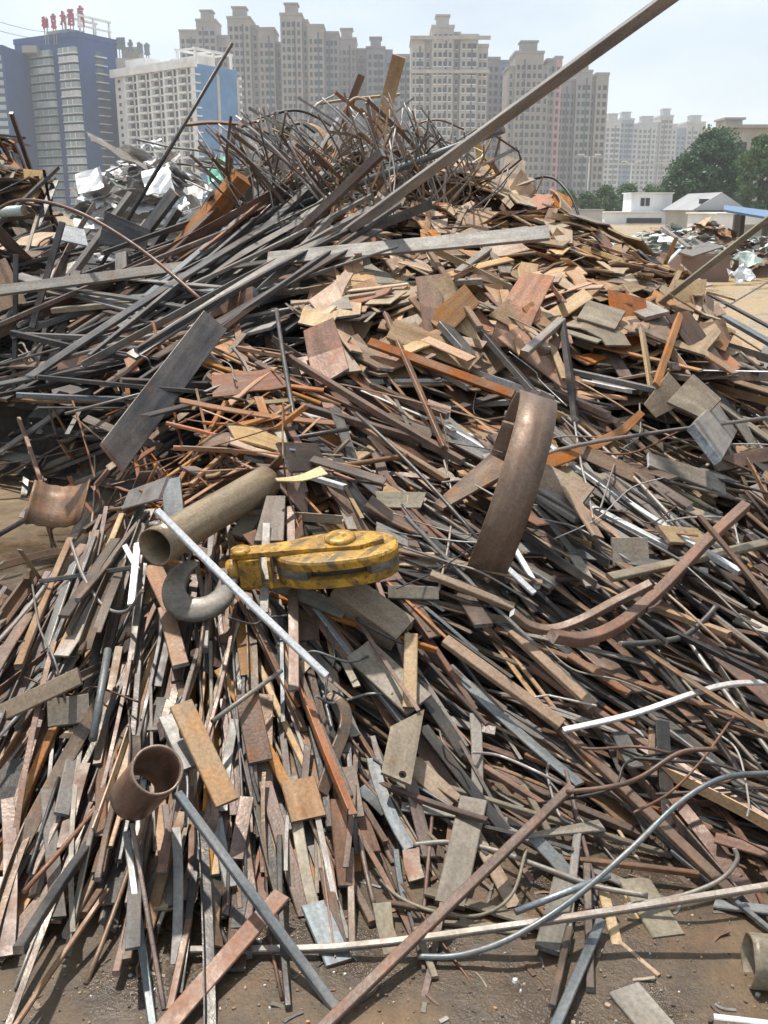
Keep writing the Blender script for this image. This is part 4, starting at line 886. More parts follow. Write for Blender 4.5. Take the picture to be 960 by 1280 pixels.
# --- the rolled hoop
def hoop():
    c_px, c_py, d = 630, 617, 3.60; C = at(c_px, c_py, d); sc = depth_of(C)/F_PX; R = 129*sc; B = 46*sc; t = .010
    right = np.array((1., 0, 0)); upc = np.array((0, sP, cP)); fwd = np.array((0, cP, -sP))
    ax = norm(right*math.cos(RAD(18)) - upc*math.sin(RAD(18)) - fwd*.012)          # left opening turned a little to the viewer
    n = 72; V = []; Fc = []; mats = []
    ring = [(R, -B/2), (R, B/2), (R-t, B/2), (R-t, -B/2)]
    gap = .02
    for k in range(n+1):
        a = gap + (2*math.pi-2*gap)*k/n; w = 1+.006*math.sin(2*a)
        for r, h in ring: V.append((h, r*w*math.cos(a), r*w*.985*math.sin(a)))
    for k in range(n):
        for j in range(4): Fc.append((k*4+j, k*4+(j+1) % 4, (k+1)*4+(j+1) % 4, (k+1)*4+j)); mats.append(0 if j in (0, 2) else 1)
    Fc += [(3, 2, 1, 0), tuple(n*4+j for j in range(4))]; mats += [1, 1]
    lc = [(math.atan2(v[2], v[1])*R, v[0], 0) for v in V]
    mb = MB(); mb.add(V, Fc, mats, [j in (0, 2) for k in range(n) for j in range(4)]+[False]*2, lc, .5); o = mb.build('rolled_hoop', ['hoop', 'cut_rust'])
    frame_obj(o, ax, (0, -.5, .8), C - np.array((0, 0, 0))); tag(o, 'big rolled flat steel hoop standing tilted on the heap', 'hoop'); return o
hoop()
# ------------------------------------------------------------------ crane hook block: yellow sheave block with its forged hook, lying on the heap
def yellow_material():
    m, nd, lk, bs = nodes_of('crane_yellow')
    tc_ = N(nd, 'ShaderNodeAttribute', attribute_name='lc')
    n1 = N(nd, 'ShaderNodeTexNoise', Scale=22.0, Detail=8.0, Roughness=0.7); lk.new(tc_.outputs['Vector'], n1.inputs['Vector'])
    n2 = N(nd, 'ShaderNodeTexNoise', Scale=70.0, Detail=5.0, Roughness=0.7); lk.new(tc_.outputs['Vector'], n2.inputs['Vector'])
    base = ramp(nd, [(0.3, (0.32,0.17,0.02)), (0.55, (0.58,0.31,0.03)), (0.75, (0.66,0.41,0.07))]); lk.new(n1.outputs['Fac'], base.inputs['Fac'])
    # faded black warning stripes, painted diagonally
    sx = N(nd, 'ShaderNodeSeparateXYZ'); lk.new(tc_.outputs['Vector'], sx.inputs[0])
    a = N(nd, 'ShaderNodeMath', operation='MULTIPLY_ADD'); lk.new(sx.outputs['Y'], a.inputs[0]); a.inputs[1].default_value = -0.9; lk.new(sx.outputs['X'], a.inputs[2])
    b = N(nd, 'ShaderNodeMath', operation='MULTIPLY_ADD'); lk.new(sx.outputs['Z'], b.inputs[0]); b.inputs[1].default_value = 0.9; lk.new(a.outputs[0], b.inputs[2])
    w = N(nd, 'ShaderNodeMath', operation='MULTIPLY'); lk.new(b.outputs[0], w.inputs[0]); w.inputs[1].default_value = 10.5
    fr = N(nd, 'ShaderNodeMath', operation='FRACT'); lk.new(w.outputs[0], fr.inputs[0])
    st = ramp(nd, [(0.36, (0,0,0)), (0.42, (1,1,1)), (0.66, (1,1,1)), (0.72, (0,0,0))]); lk.new(fr.outputs[0], st.inputs['Fac'])
    wr = ramp(nd, [(0.42, (0.15,0.15,0.15)), (0.58, (1,1,1))]); lk.new(n1.outputs['Fac'], wr.inputs['Fac'])
    sm = N(nd, 'ShaderNodeMath', operation='MULTIPLY'); lk.new(st.outputs['Color'], sm.inputs[0]); lk.new(wr.outputs['Color'], sm.inputs[1])
    sm2 = N(nd, 'ShaderNodeMath', operation='MULTIPLY'); lk.new(sm.outputs[0], sm2.inputs[0]); sm2.inputs[1].default_value = 0.85
    c = mixc(nd, lk, sm2.outputs[0], base.outputs['Color'], (0.055,0.045,0.035))
    ch = ramp(nd, [(0.53, (0,0,0)), (0.62, (1,1,1))]); lk.new(n2.outputs['Fac'], ch.inputs['Fac'])
    c = mixc(nd, lk, ch.outputs['Color'], c, (0.11,0.08,0.05))
    gr = N(nd, 'ShaderNodeTexNoise', Scale=9.0, Detail=6.0, Roughness=.7); lk.new(tc_.outputs['Vector'], gr.inputs['Vector']); gm = ramp(nd, [(.45, (0,0,0)), (.68, (.75,.75,.75))]); lk.new(gr.outputs['Fac'], gm.inputs['Fac'])
    c = mixc(nd, lk, gm.outputs['Color'], c, (0.13,0.085,0.04))
    lk.new(c, bs.inputs['Base Color']); bs.inputs['Roughness'].default_value = 0.42
    bp = N(nd, 'ShaderNodeBump'); bp.inputs['Strength'].default_value = 0.3; bp.inputs['Distance'].default_value = 0.003; lk.new(n2.outputs['Fac'], bp.inputs['Height']); lk.new(bp.outputs[0], bs.inputs['Normal'])
yellow_material()
steel('grey_rim', (0.10,0.095,0.085), (0.19,0.18,0.16), (0.34,0.32,0.28), 0.5, 0.42, 0.12, rustcol=(0.5,0.28,0.03), dust=0.15)

def hook_block():
    """local frame: X from hook to block end, Y away from the viewer, Z out of the slope"""
    base = hit(400, 712, HF); d = base[1]-.24
    A = at(300, 712, d-.02); B = at(495, 692, d+.02)
    ex = norm(B-A); up = norm((0.02, -.10, .99)); ey = norm(np.cross(up, ex)); ez = np.cross(ex, ey)
    sc = depth_of(A)/F_PX; u = sc            # one photo pixel in metres
    root = bpy.data.objects.new('crane_hook_block', None); COL.objects.link(root)
    R_ = np.eye(4); R_[:3, 0], R_[:3, 1], R_[:3, 2], R_[:3, 3] = ex, ey, ez, A; root.matrix_world = Matrix(R_.tolist())
    tag(root, 'yellow crane pulley block with its grey forged hook lying on the heap', 'crane hook')
    # sheave housing: a long rounded drum, flat sides up and down
    def outline(x0, x1, w, p=2.4, n=40):
        cx, a = (x0+x1)/2, (x1-x0)/2
        return [(cx+a*math.copysign(abs(math.cos(t))**(2/p), math.cos(t)), w*math.copysign(abs(math.sin(t))**(2/p), math.sin(t))) for t in (2*math.pi*k/n for k in range(n))]
    X0, X1, Wd, H = 46*u, 200*u, 44*u, 19*u
    # lower and upper half shells leave the slot between them (dark opening on the viewer's side)
    mb = MB(); o0 = outline(X0, X1, Wd)
    def shell(z0, z1, s0, s1, inset=0):
        n = len(o0); cx = (X0+X1)/2
        rows = [(z0, s0), (z0+(z1-z0)*.25, (s0*.3+s1*.7) if s1 > s0 else s0*1.0), (z1, s1)]
        V = [((x-cx)*s+cx, y*s, z) for z, s in rows for x, y in o0]
        Fc = [(i*n+k, i*n+(k+1) % n, (i+1)*n+(k+1) % n, (i+1)*n+k) for i in range(2) for k in range(n)] + [tuple(range(n-1, -1, -1)), tuple(2*n+k for k in range(n))]
        mb.add(V, Fc, 0, [True]*(2*n)+[False]*2, None, .5)
    def rows(lst, cap0, cap1):
        n = len(o0); cx = (X0+X1)/2
        for (z0, s0), (z1, s1) in zip(lst[:-1], lst[1:]):
            mb.add([((x-cx)*s+cx, y*s, z) for z, s in ((z0, s0), (z1, s1)) for x, y in o0], [(k, (k+1) % n, n+(k+1) % n, n+k) for k in range(n)], 0, True, None, .5)
        for (z, s), on, flip in ((lst[0], cap0, True), (lst[-1], cap1, False)):
            if on: mb.add([((x-cx)*s+cx, y*s, z) for x, y in o0], [tuple(range(n-1, -1, -1)) if flip else tuple(range(n))], 0, False, None, .5)
    rows([(-H, .92), (-.9*H, .985), (-.30*H, 1.0)], True, True)
    rows([(.34*H, 1.0), (.82*H, 1.0), (.97*H, .965), (1.0*H, .90), (1.1*H, .5)], True, True)
    n = len(o0)
    body = mb.build('housing', ['crane_yellow'], root)
    # grey rim around the slot: strips left and right of the opening on the viewer's side
    rim = MB()
    for k in range(n):
        k2 = (k+1) % n; (xa, ya), (xb, yb) = o0[k], o0[k2]; xm = (xa+xb)/2; ym = (ya+yb)/2
        open_ = ym < 0 and 88*u < xm < 162*u
        if open_: continue
        V = [(x*1.0, y*.988, z) for (x, y) in ((xa, ya), (xb, yb)) for z in (-.32*H, .36*H)]
        inn = [((X0+X1)/2+(x-(X0+X1)/2)*.86, y*.8, z) for (x, y) in ((xa, ya), (xb, yb)) for z in (-.32*H, .36*H)]
        rim.add(V+inn, [(0, 2, 3, 1), (4, 5, 7, 6), (0, 1, 5, 4), (2, 6, 7, 3)], 0, False, None, .5)
    rim.build('slot_rim', ['grey_rim'], body)
    sh = MB(); cx = (X0+X1)/2
    sh.add([(cx+(x-cx)*.80, y*.72, z) for z in (-.31*H, .35*H) for x, y in o0], [(k, (k+1) % n, n+(k+1) % n, n+k) for k in range(n)], 0, True); sh.build('sheave', ['dark'], root)
    # side straps reaching to the hook trunnion, above and below
    for z in (1.0, -1.28):
        s = MB(); prism(s, [(-8*u, -8*u), (20*u, -11*u), (75*u, -14*u), (150*u, -20*u), (182*u, -6*u), (182*u, 10*u), (150*u, 22*u), (75*u, 16*u), (20*u, 12*u), (-8*u, 8*u)], z*H, z*H+.26*H+.004, 0); s.build('strap', ['crane_yellow'], root)
    b = MB(); lathe(b, [(1.2*H, 0.001), (1.2*H, 20*u), (1.5*H, 20*u), (1.62*H, 17*u), (1.66*H, 0.001)], 28, 'z'); bo = b.build('pin_boss', ['crane_yellow'], root); bo.location = (128*u, 6*u, 0)
    b = MB(); lathe(b, [(1.2*H, 0.001), (1.2*H, 13*u), (1.5*H, 12*u), (1.52*H, 0.001)], 24, 'z'); bo = b.build('pin_boss', ['crane_yellow'], root); bo.location = (4*u, 0, 0)
    # trunnion, shank, nut
    t = MB(); t.box(0, 26*u, -16*u, 16*u, -H*.95, H*.95); t.build('trunnion', ['crane_yellow'], root)
    t = MB(); lathe(t, [(-17*u, .001), (-17*u, 11*u), (-13*u, 14*u), (-5*u, 15*u), (1*u, 13*u), (1*u, .001)], 24, 'x'); t.build('shank_collar', ['crane_yellow'], root)
    # separator plate between trunnion and housing
    t = MB(); t.box(36*u, 40*u, -24*u, 24*u, -H*1.0, H*1.0); t.build('spacer_plate', ['crane_yellow'], root)
    # forged hook: a tapering bent bar, swept along a C in the XY plane
    P = [(-6,0),(-12,-5),(-15,-18),(-22,-37),(-38,-50),(-58,-52),(-75,-42),(-82,-22),(-77,-2),(-66,11),(-53,16)]
    Rr = [10, 11, 12, 13.5, 15.5, 16.5, 16.5, 15, 13, 9.5, 4.5]
    C = spline([(x*u, y*u, 0) for x, y in P], 56); rr = np.interp(np.linspace(0, len(P)-1, 56), range(len(P)), Rr)*u
    mb = MB(); m = 16; V = []; Fc = []
    for i in range(56):
        tn = norm(C[min(55, i+1)]-C[max(0, i-1)]); sd = np.array((-tn[1], tn[0], 0))
        for k in range(m):
            a = 2*math.pi*k/m; ca, sa = math.cos(a), math.sin(a)
            V.append(C[i] + sd*(rr[i]*math.copysign(abs(ca)**.55, ca)) + np.array((0, 0, 1))*(rr[i]*.44*math.copysign(abs(sa)**.55, sa)))
    for i in range(55):
        for k in range(m): Fc.append((i*m+k, i*m+(k+1) % m, (i+1)*m+(k+1) % m, (i+1)*m+k))
    Fc += [tuple(range(m-1, -1, -1)), tuple(55*m+k for k in range(m))]
    mb.add(V, Fc, 0, [True]*(55*m)+[False]*2, None, .6); hk = mb.build('hook', ['hookgrey'], root); hk.rotation_euler = (RAD(30), 0, 0); tag(hk, 'grey forged hook with wide open throat')
    # safety latch lug
    l = MB(); l.box(-24*u, -14*u, -14*u, -4*u, 8*u, 13*u); l.build('latch_lug', ['hookgrey'], hk)
hook_block()

# ------------------------------------------------------------------ the rear mound: rods and bands standing out of it
def rear_tangle():
    k = 0
    for i in range(190):
        px = rng.uniform(285, 600); py = rng.uniform(190, 275)
        b = hit(px, py, HF)
        if b is None: continue
        an = rng.gauss(-122 if px < 480 else -108, 15); ln = rng.uniform(60, 175)*(1.0 if px > 330 else .8)
        if rng.random() < .22: an = rng.gauss(-65, 14)
        x1, y1 = px+ln*math.cos(RAD(an)), py+ln*math.sin(RAD(an))
        top = 112 + 55*max(0, abs(x1-425)/150-.3)**1.2
        if y1 < top: y1 = top+rng.uniform(0, 45)
        d = b[1]; w = rng.uniform(1.3, 2.8); m = pick(dict(pale_rod=7, grey=2.4, mauve=2, brown=1.2, blue=.8, tan=1.6, orange=.6))
        P0, P1 = at(px, py, d+.15), at(x1, y1, d+rng.uniform(-.5, .5)); mid = (P0+P1)/2 + np.array((rng.gauss(.02, .06), rng.gauss(0, .05), rng.gauss(0, .03)))*(1.6 if rng.random() < .3 else .5)
        Q = spline([P0, mid, P1], 7); c = Q.mean(0); mb = MB(); r = w*d/F_PX/2
        flat = rng.random() < .35
        sweep(mb, Q-c, const_frames(Q-c, (0, -1, .2)), rect_section(r*3.2, r, 0) if flat else ring_section(r, 6), None, (0, 0), not flat, 0, 0, rng.random())
        o = mb.build('standing_strip' if flat else 'standing_rod', [m], None, tuple(c))
        lean = 'leaning left' if an < -118 else ('leaning right' if an > -78 else 'upright'); size = 'long' if ln > 95 else ('short' if ln < 68 else 'mid-length')
        side = 'far left' if px < 320 else ('left part' if px < 390 else ('middle' if px < 460 else ('right part' if px < 530 else 'far right')))
        tag(o, '%s %s %s %s, %s of rear mound' % (size, COLOUR[m], 'thin strip' if flat else 'thin rod', lean, side), 'strip' if flat else 'rod', 'thin rods standing out of the rear mound')
rear_tangle()
for (l, pts, w, t, m, sec) in [
    ('dark brown band curving down over the left of the rear mound', [(228,156,'8.4'), (270,153,'8.5'), (320,160,'8.6'), (365,185,'8.7'), (405,225,'8.6')], 10, 3, 'brown', 'rect'),
    ('dark thin band arching over the rear mound', [(290,162,'8.9'), (330,146,'8.9'), (375,138,'8.9'), (420,160,'8.8'), (455,190,'8.7')], 6, 3, 'dark', 'rect'),
    ('black arched band end in the rear mound', [(356,172,'8.6'), (362,158,'8.5'), (378,154,'8.5'), (395,165,'8.5')], 9, 3, 'dark', 'rect'),
    ('dark curved band hooking down at the rear mound left', [(330,150,'8.3'), (305,156,'8.3'), (292,172,'8.3'), (288,205,'8.3')], 7, 3, 'brown', 'rect'),
    ('tan strip curling through the rear mound', [(375,150,'8.9'), (400,162,'8.8'), (415,190,'8.7'), (425,225,'8.5')], 9, 3, 'tan', 'rect'),
    ('tall tan strip standing up at the right of the rear mound', [(474,172,'8.9'), (486,120,'8.9'), (499,70,'8.8')], 17, 3, 'tan', 'rect'),
    ('brown strip standing behind the tan strip', [(428,165,'9.2'), (440,125,'9.2'), (452,94,'9.2')], 9, 3, 'brown', 'rect'),
    ('grey looping rod in the middle of the rear mound', [(420,200,'8.6'), (432,183,'8.5'), (455,178,'8.5'), (490,184,'8.6'), (520,186,'8.7')], 4, 4, 'grey', 'round'),
    ('pale wire bending down at the left of the rear mound', [(170,174,'9.0'), (215,184,'8.8'), (255,190,'8.6'), (275,208,'8.4')], 3, 3, 'grey', 'round'),
    ('slender pale rod curving among the left rods', [(340,195,'8.2'), (336,215,'8.1'), (345,240,'8.0'), (360,262,'7.9')], 4, 4, 'grey', 'round'),
    ('thin brown wire looping at the right of the rear mound', [(520,165,'8.9'), (545,172,'8.8'), (575,185,'8.7'), (600,205,'8.6'), (622,235,'8.3')], 3, 3, 'brown', 'round'),
    ('orange rod bending over near the crest', [(560,208,'8.5'), (585,222,'8.4'), (610,238,'8.3'), (626,246,'8.2')], 5, 4, 'orange', 'rect'),
    ('long tan bar lying along the back of the crest', [(505,270,'7.9'), (600,225,'8.2')], 9, 5, 'tan', 'rect'),
    ('yellow-orange torn sheet hanging before the towers', [(595,172,'8.8'), (600,190,'8.8'), (607,208,'8.7'), (620,218,'8.6')], 11, 2, 'ochre_sheet', 'rect'),
    ('thin pale wire springing up from the rear mound centre', [(400,215,'8.7'), (385,170,'8.8'), (392,135,'8.9'), (420,118,'9.0')], 2.4, 2.4, 'pale_rod', 'round'),
    ('thin pale wire springing left from the rear mound', [(370,225,'8.6'), (335,190,'8.6'), (312,160,'8.6'), (300,150,'8.6')], 2.4, 2.4, 'pale_rod', 'round'),
    ('brown wire bowing right off the rear mound', [(470,215,'8.6'), (505,165,'8.7'), (545,150,'8.7'), (580,162,'8.7')], 2.4, 2.4, 'brown', 'round'),
    ('pale rod bowing right low off the rear mound', [(480,235,'8.4'), (530,205,'8.5'), (575,200,'8.5'), (610,215,'8.5')], 2.6, 2.6, 'pale_rod', 'round'),
    ('grey loop of wire at the left foot of the rear mound', [(300,265,'7.9'), (292,225,'8.0'), (310,205,'8.1'), (335,220,'8.0'), (345,255,'7.9')], 2.6, 2.6, 'grey', 'round'),
    ('tan curled strip end on top of the rear mound', [(440,170,'9.0'), (430,140,'9.0'), (445,122,'9.0'), (465,132,'9.0'), (468,155,'9.0')], 5, 2, 'tan', 'rect'),
    ('level brown rod lying across the top of the rear mound', [(395,130,'9.4'), (440,124,'9.3'), (500,118,'9.2')], 4, 3, 'tan', 'rect')]:
    if m == 'ochre_sheet': steel('ochre_sheet', (0.40,0.22,0.06), (0.52,0.30,0.09), (0.6,0.38,0.15), 0.0, 0.6, 0.1, dust=0.2)
    HB('bent_band' if sec == 'rect' and len(pts) > 3 else 'long_strip', 'strip' if sec == 'rect' else 'rod', l, pts, w, t, m, m, up=(0, -1, .3) if 'tall' in l or 'standing' in l else (0, -.35, .95), sec=sec, clear=False, n=6*(len(pts)-1)+1)

# ------------------------------------------------------------------ crumpled sheets: the white pile at the left and the far piles
def crumple(mb, c, sx, sy, rot, rv, amp, n=4, tilt=(0, 0)):
    V = []; ca, sa = math.cos(rot), math.sin(rot)
    for i in range(n+1):
        for j in range(n+1):
            x, y = sx*(i/n-.5), sy*(j/n-.5); z = amp*(rng.random()-.5)+tilt[0]*x+tilt[1]*y; x += amp*.5*(rng.random()-.5); y += amp*.5*(rng.random()-.5)
            V.append((c[0]+x*ca-y*sa, c[1]+x*sa+y*ca, c[2]+z))
    V2 = [(x, y, z-.012) for x, y, z in V]; w = n+1; b = w*w
    Fc = [(i*w+j, (i+1)*w+j, (i+1)*w+j+1, i*w+j+1) for i in range(n) for j in range(n)]
    Fc += [(b+i*w+j, b+i*w+j+1, b+(i+1)*w+j+1, b+(i+1)*w+j) for i in range(n) for j in range(n)]
    for i in range(n): Fc += [(i*w, b+i*w, b+(i+1)*w, (i+1)*w), (i*w+n, (i+1)*w+n, b+(i+1)*w+n, b+i*w+n), (i, i+1, b+i+1, b+i), (n*w+i, b+n*w+i, b+n*w+i+1, n*w+i+1)]
    mb.add(V+V2, Fc, 0, False, None, rv)
def sheet_pile(cx, cy_, rx, ry, h, N_, sizes, mats, label, name, grp, zbase=0.0):
    for k in range(N_):
        a, r = rng.uniform(0, 6.28), math.sqrt(rng.random()); x, y = cx+rx*r*math.cos(a), cy_+ry*r*math.sin(a)
        z = zbase + h*(1-r*r)*rng.uniform(.93, 1.10); s = rng.uniform(*sizes); m = pick(mats); mb = MB()
        crumple(mb, (0, 0, 0), s, s*rng.uniform(.4, .9), rng.uniform(0, 3.1), rng.random(), s*.16, 4, (rng.gauss(0, .32), rng.gauss(0, .35)))
        o = mb.build(name, [m], None, (x, y, z)); px, py, _ = to_px((x, y, z))
        big = 'large' if s > sizes[0]+.66*(sizes[1]-sizes[0]) else ('small' if s < sizes[0]+.33*(sizes[1]-sizes[0]) else 'mid-size')
        side = ('left' if px < to_px((cx, cy_, z))[0]-15 else ('right' if px > to_px((cx, cy_, z))[0]+15 else 'central'))
        lev = 'top' if z > zbase+h*.72 else ('middle' if z > zbase+h*.35 else 'foot')
        tag(o, label % (big, side, lev), 'sheet scrap', grp)
# solid cores so the piles are closed
def mound(name, cx, cy_, rx, ry, h, mat, label, cat, z0=-.1, seed=0):
    mb = MB(); n, m = 36, 9; V = []
    for i in range(m+1):
        r = i/m
        for k in range(n):
            a = 2*math.pi*k/n; q = 1+.15*(vnoise(math.cos(a)*2+seed, math.sin(a)*2+7)-.5); V.append((rx*r*q*math.cos(a), ry*r*q*math.sin(a), z0+(h-z0)*(1-r**2)*(1+.25*(vnoise(r*6+seed, a*3)-.5))))
    mb.add(V, [(i*n+k, i*n+(k+1) % n, (i+1)*n+(k+1) % n, (i+1)*n+k) for i in range(m) for k in range(n)], 0, False)
    o = mb.build(name, [mat], None, (cx, cy_, 0)); tag(o, label, cat, kind='stuff'); return o
pl = at(175, 240, 17.0)
mound('sheet_pile_core', pl[0], 17.6, 2.0, 1.7, 2.25, 'pale_rod', 'grey crushed scrap inside the white sheet pile', 'scrap pile', seed=2)
sheet_pile(pl[0], 17.4, 2.0, 1.7, 2.5, 290, (.12, .5), dict(white_sheet=8, grey=1.2, mint_sheet=.8, blue=.8, pale_rod=1.5), '%s crumpled white sheet, %s, %s of white pile', 'crumpled_sheet', 'white sheets on the pile behind the heap')
for l, px, py, d, s, m, tl in [('big pale grey sheet peaked on top of the white pile', 148, 190, 16.4, .8, 'grey', (-.5, .3)), ('large folded white panel on the white pile', 197, 226, 15.7, .42, 'white_sheet', (.2, 1.1)), ('bright green painted scrap between the white pile and the rods', 271, 212, 13.5, .28, 'green_paint', (.3, 1.3)), ('long white panel lying at the left of the white pile', 112, 226, 15.8, .38, 'white_sheet', (.3, 1.0))]:
    mb = MB(); crumple(mb, (0, 0, 0), s, s*.75, .4, .6, s*.10, 4, tl); o = mb.build('crumpled_sheet', [m], None, tuple(at(px, py, d))); tag(o, l, 'sheet scrap')
# ------------------------------------------------------------------ background: simple procedural surface materials
def plain(name, c, rough=.7, var=.18, scale=.35, metallic=0.0):
    m, nd, lk, bs = nodes_of(name); g = N(nd, 'ShaderNodeNewGeometry')
    n1 = N(nd, 'ShaderNodeTexNoise', Scale=scale, Detail=6.0, Roughness=.6); lk.new(g.outputs['Position'], n1.inputs['Vector'])
    r = ramp(nd, [(.3, tuple(x*(1-var) for x in c)), (.7, tuple(min(1, x*(1+var)) for x in c))]); lk.new(n1.outputs['Fac'], r.inputs['Fac'])
    lk.new(r.outputs['Color'], bs.inputs['Base Color']); bs.inputs['Roughness'].default_value = rough; bs.inputs['Metallic'].default_value = metallic
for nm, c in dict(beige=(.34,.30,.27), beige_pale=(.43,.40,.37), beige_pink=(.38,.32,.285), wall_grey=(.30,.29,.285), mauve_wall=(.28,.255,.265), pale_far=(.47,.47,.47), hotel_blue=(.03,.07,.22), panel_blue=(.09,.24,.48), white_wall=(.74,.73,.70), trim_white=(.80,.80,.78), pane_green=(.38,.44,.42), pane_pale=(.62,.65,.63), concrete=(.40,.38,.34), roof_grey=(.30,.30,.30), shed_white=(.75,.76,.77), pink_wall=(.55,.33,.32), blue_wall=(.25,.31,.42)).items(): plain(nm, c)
plain('sign_red', (.42,.09,.12), .6); plain('sign_dark', (.16,.19,.22), .6); plain('tarp_blue', (.12,.20,.32), .5); plain('post_dark', (.07,.06,.05), .6); plain('rust_sheet', (.20,.13,.10), .6, scale=2.0)
plain('window_dark', (.035,.042,.052), .2, .1); plain('window_mid', (.09,.10,.115), .2, .1)

def bparts(root):
    class B: pass
    b = B(); b.root = root; b.d = {}
    def get(name, mat):
        k = (name, mat)
        if k not in b.d: b.d[k] = MB()
        return b.d[k]
    b.get = get
    def done():
        for (n, m), mb in b.d.items():
            o = mb.build(n, [m], root)
            if n in ('window_grid', 'ledge_grid', 'balcony_grid'): o['kind'] = 'stuff'
    b.done = done; return b
def facade(b, x0, x1, y, z0, z1, fl, cols, wall, win='window_dark', wfrac=.68, hfrac=.58, ledge=None, side=None, zskip=0):
    """rows of real window boxes on the face at y (towards the viewer), sitting 6 cm proud of dark recess-shade strips"""
    nf = max(1, int((z1-z0)/fl)); cw = (x1-x0)/cols; W = b.get('window_grid', win)
    for f in range(zskip, nf):
        z = z0+f*fl+fl*.28
        for c in range(cols):
            xc = x0+cw*(c+.5); w = cw*wfrac*(.75 if (c*7+3) % 3 == 0 else 1.0); W.box(xc-w/2, xc+w/2, y-.07, y+.2, z, z+fl*hfrac)
            if ledge: b.get('ledge_grid', ledge).box(xc-w/2-.12, xc+w/2+.12, y-.38, y-.003, z-.30, z-.02)
def tower(label, pxl, pxr, pyt, D, wall, bays, fl=3.0, depth=18, crown='box', win='window_dark', ledge=None, yaw=0.0, group='residential towers behind the yard', name='apartment_tower', band=None):
    """bays: list of (fraction width, setback metres, window columns, extra height, wall material or None)"""
    a, c = at(pxl, pyt, D), at(pxr, pyt, D); w = c[0]-a[0]; H = a[2]
    root = empty(name, ((a[0]+c[0])/2, D, 0), yaw, label, 'building', group); b = bparts(root)
    tot = sum(q[0] for q in bays); x = -w/2
    for k, (fw, sb, cols, eh, wm) in enumerate(bays):
        x1 = x+w*fw/tot; h = H+eh; bw = wm or wall
        b.get('wall', bw).box(x+.02*(k % 2), x1-.02*(k % 2), sb, sb+depth-.3*k, -1, h)
        if cols: facade(b, x+.3, x1-.3, sb, 3, h-1.5, fl, cols, bw, win, ledge=ledge)
        if cols >= 3:                                               # dark strip painting the shade of a recess between window columns
            xm = x+(x1-x)*(.34 if k % 2 else .66); b.get('recess_shade', 'window_mid').box(xm-.35, xm+.35, sb-.05, sb+.1, 1, h-2)
        b.get('parapet', wall).box(x-.25, x1+.25, sb-.3+.015*k, sb+depth+.3-.31*k, h+.004, h+.9+.05*k)
        if crown == 'box' and eh == max(q[3] for q in bays):
            mx = (x+x1)/2; q = (x1-x)*.28
            b.get('roof_house', wall).box(mx-q, mx+q, sb+2, sb+9, h+.6, h+4.2); b.get('roof_slab', wall).box(mx-q-.5, mx+q+.5, sb+1.5, sb+9.5, h+4.21, h+4.8)
        if crown == 'steps' and eh == max(q[3] for q in bays):
            mx = (x+x1)/2; q = (x1-x)*.36
            for s in range(3): b.get('roof_house', wall).box(mx-q*(1-.28*s), mx+q*(1-.28*s), sb+1+s, sb+8-s, h+.5+2.2*s, h+.5+2.2*(s+1)-.01)
        x = x1
    if band is not None:
        for z in band: b.get('cornice', 'beige_pale').box(-w/2-.35, w/2+.35, -.9, 0.5, H*z, H*z+1.2)
    b.done(); return root
# stepped beige row
tower('beige tower behind the white building, leftmost of the beige row', 223, 282, 36, 470, 'beige', [(.9,1,3,-1,None), (1,0,3,3,None), (.5,3,2,-3,None)], depth=16)
tower('second beige tower from the left with taller roof box', 284, 350, 30, 440, 'beige', [(1.1,0,4,2,None), (.35,2.5,1,-1,None), (.8,.8,3,-2,None), (.3,4,1,-7,'mauve_wall')])
tower('tallest beige tower in the middle of the row', 350, 422, 26, 430, 'beige', [(1.2,0,4,2,None), (.3,2.5,1,0,None), (.9,.8,3,-2,None), (.8,5,3,-4,'mauve_wall')])
tower('pinkish beige tower right of the tallest one', 421, 462, 56, 460, 'beige_pink', [(1,0,4,2,None), (.7,2,3,-2,'beige')], win='window_mid')
tower('greyish mauve tower behind the tall tan strip', 458, 516, 64, 450, 'mauve_wall', [(.9,0,3,1,None), (.35,2,1,0,'blue_wall'), (1,.6,3,-2,None)])
tower('broad pale tower with cornice bands right of the rod tangle', 514, 612, 46, 400, 'beige_pale', [(.7,.9,3,-1,None), (.35,2.4,1,-1,'beige_pale'), (1.1,0,4,3,None), (.35,2.4,1,1,'wall_grey'), (.9,.7,3,0,None), (.55,3.5,2,-3,None)], ledge='trim_white', band=(.80,.985))
tower('narrow bluish grey tower left of the stepped tower', 610, 640, 74, 440, 'wall_grey', [(1,0,2,0,'mauve_wall'), (1,1.5,3,-1,'blue_wall')], crown='none')
tower('stepped crown tower with many dark windows', 636, 688, 74, 410, 'wall_grey', [(.3,1,1,-3,'beige_pink'), (1.3,0,5,2,'beige'), (.3,1,1,-3,None)], crown='box', ledge='beige_pale')
tower('tower with pink top panel beside the stepped tower', 684, 704, 76, 415, 'mauve_wall', [(1,0,2,0,None), (.8,1.5,1,1,'pink_wall')], crown='none')
tower('broad grey tower behind the giant diagonal bar', 700, 762, 94, 420, 'wall_grey', [(.8,.8,3,-2,'mauve_wall'), (.3,2.4,1,-2,None), (1,0,3,1,None), (.3,2.4,1,-2,'mauve_wall'), (.8,.8,2,0,'beige')])
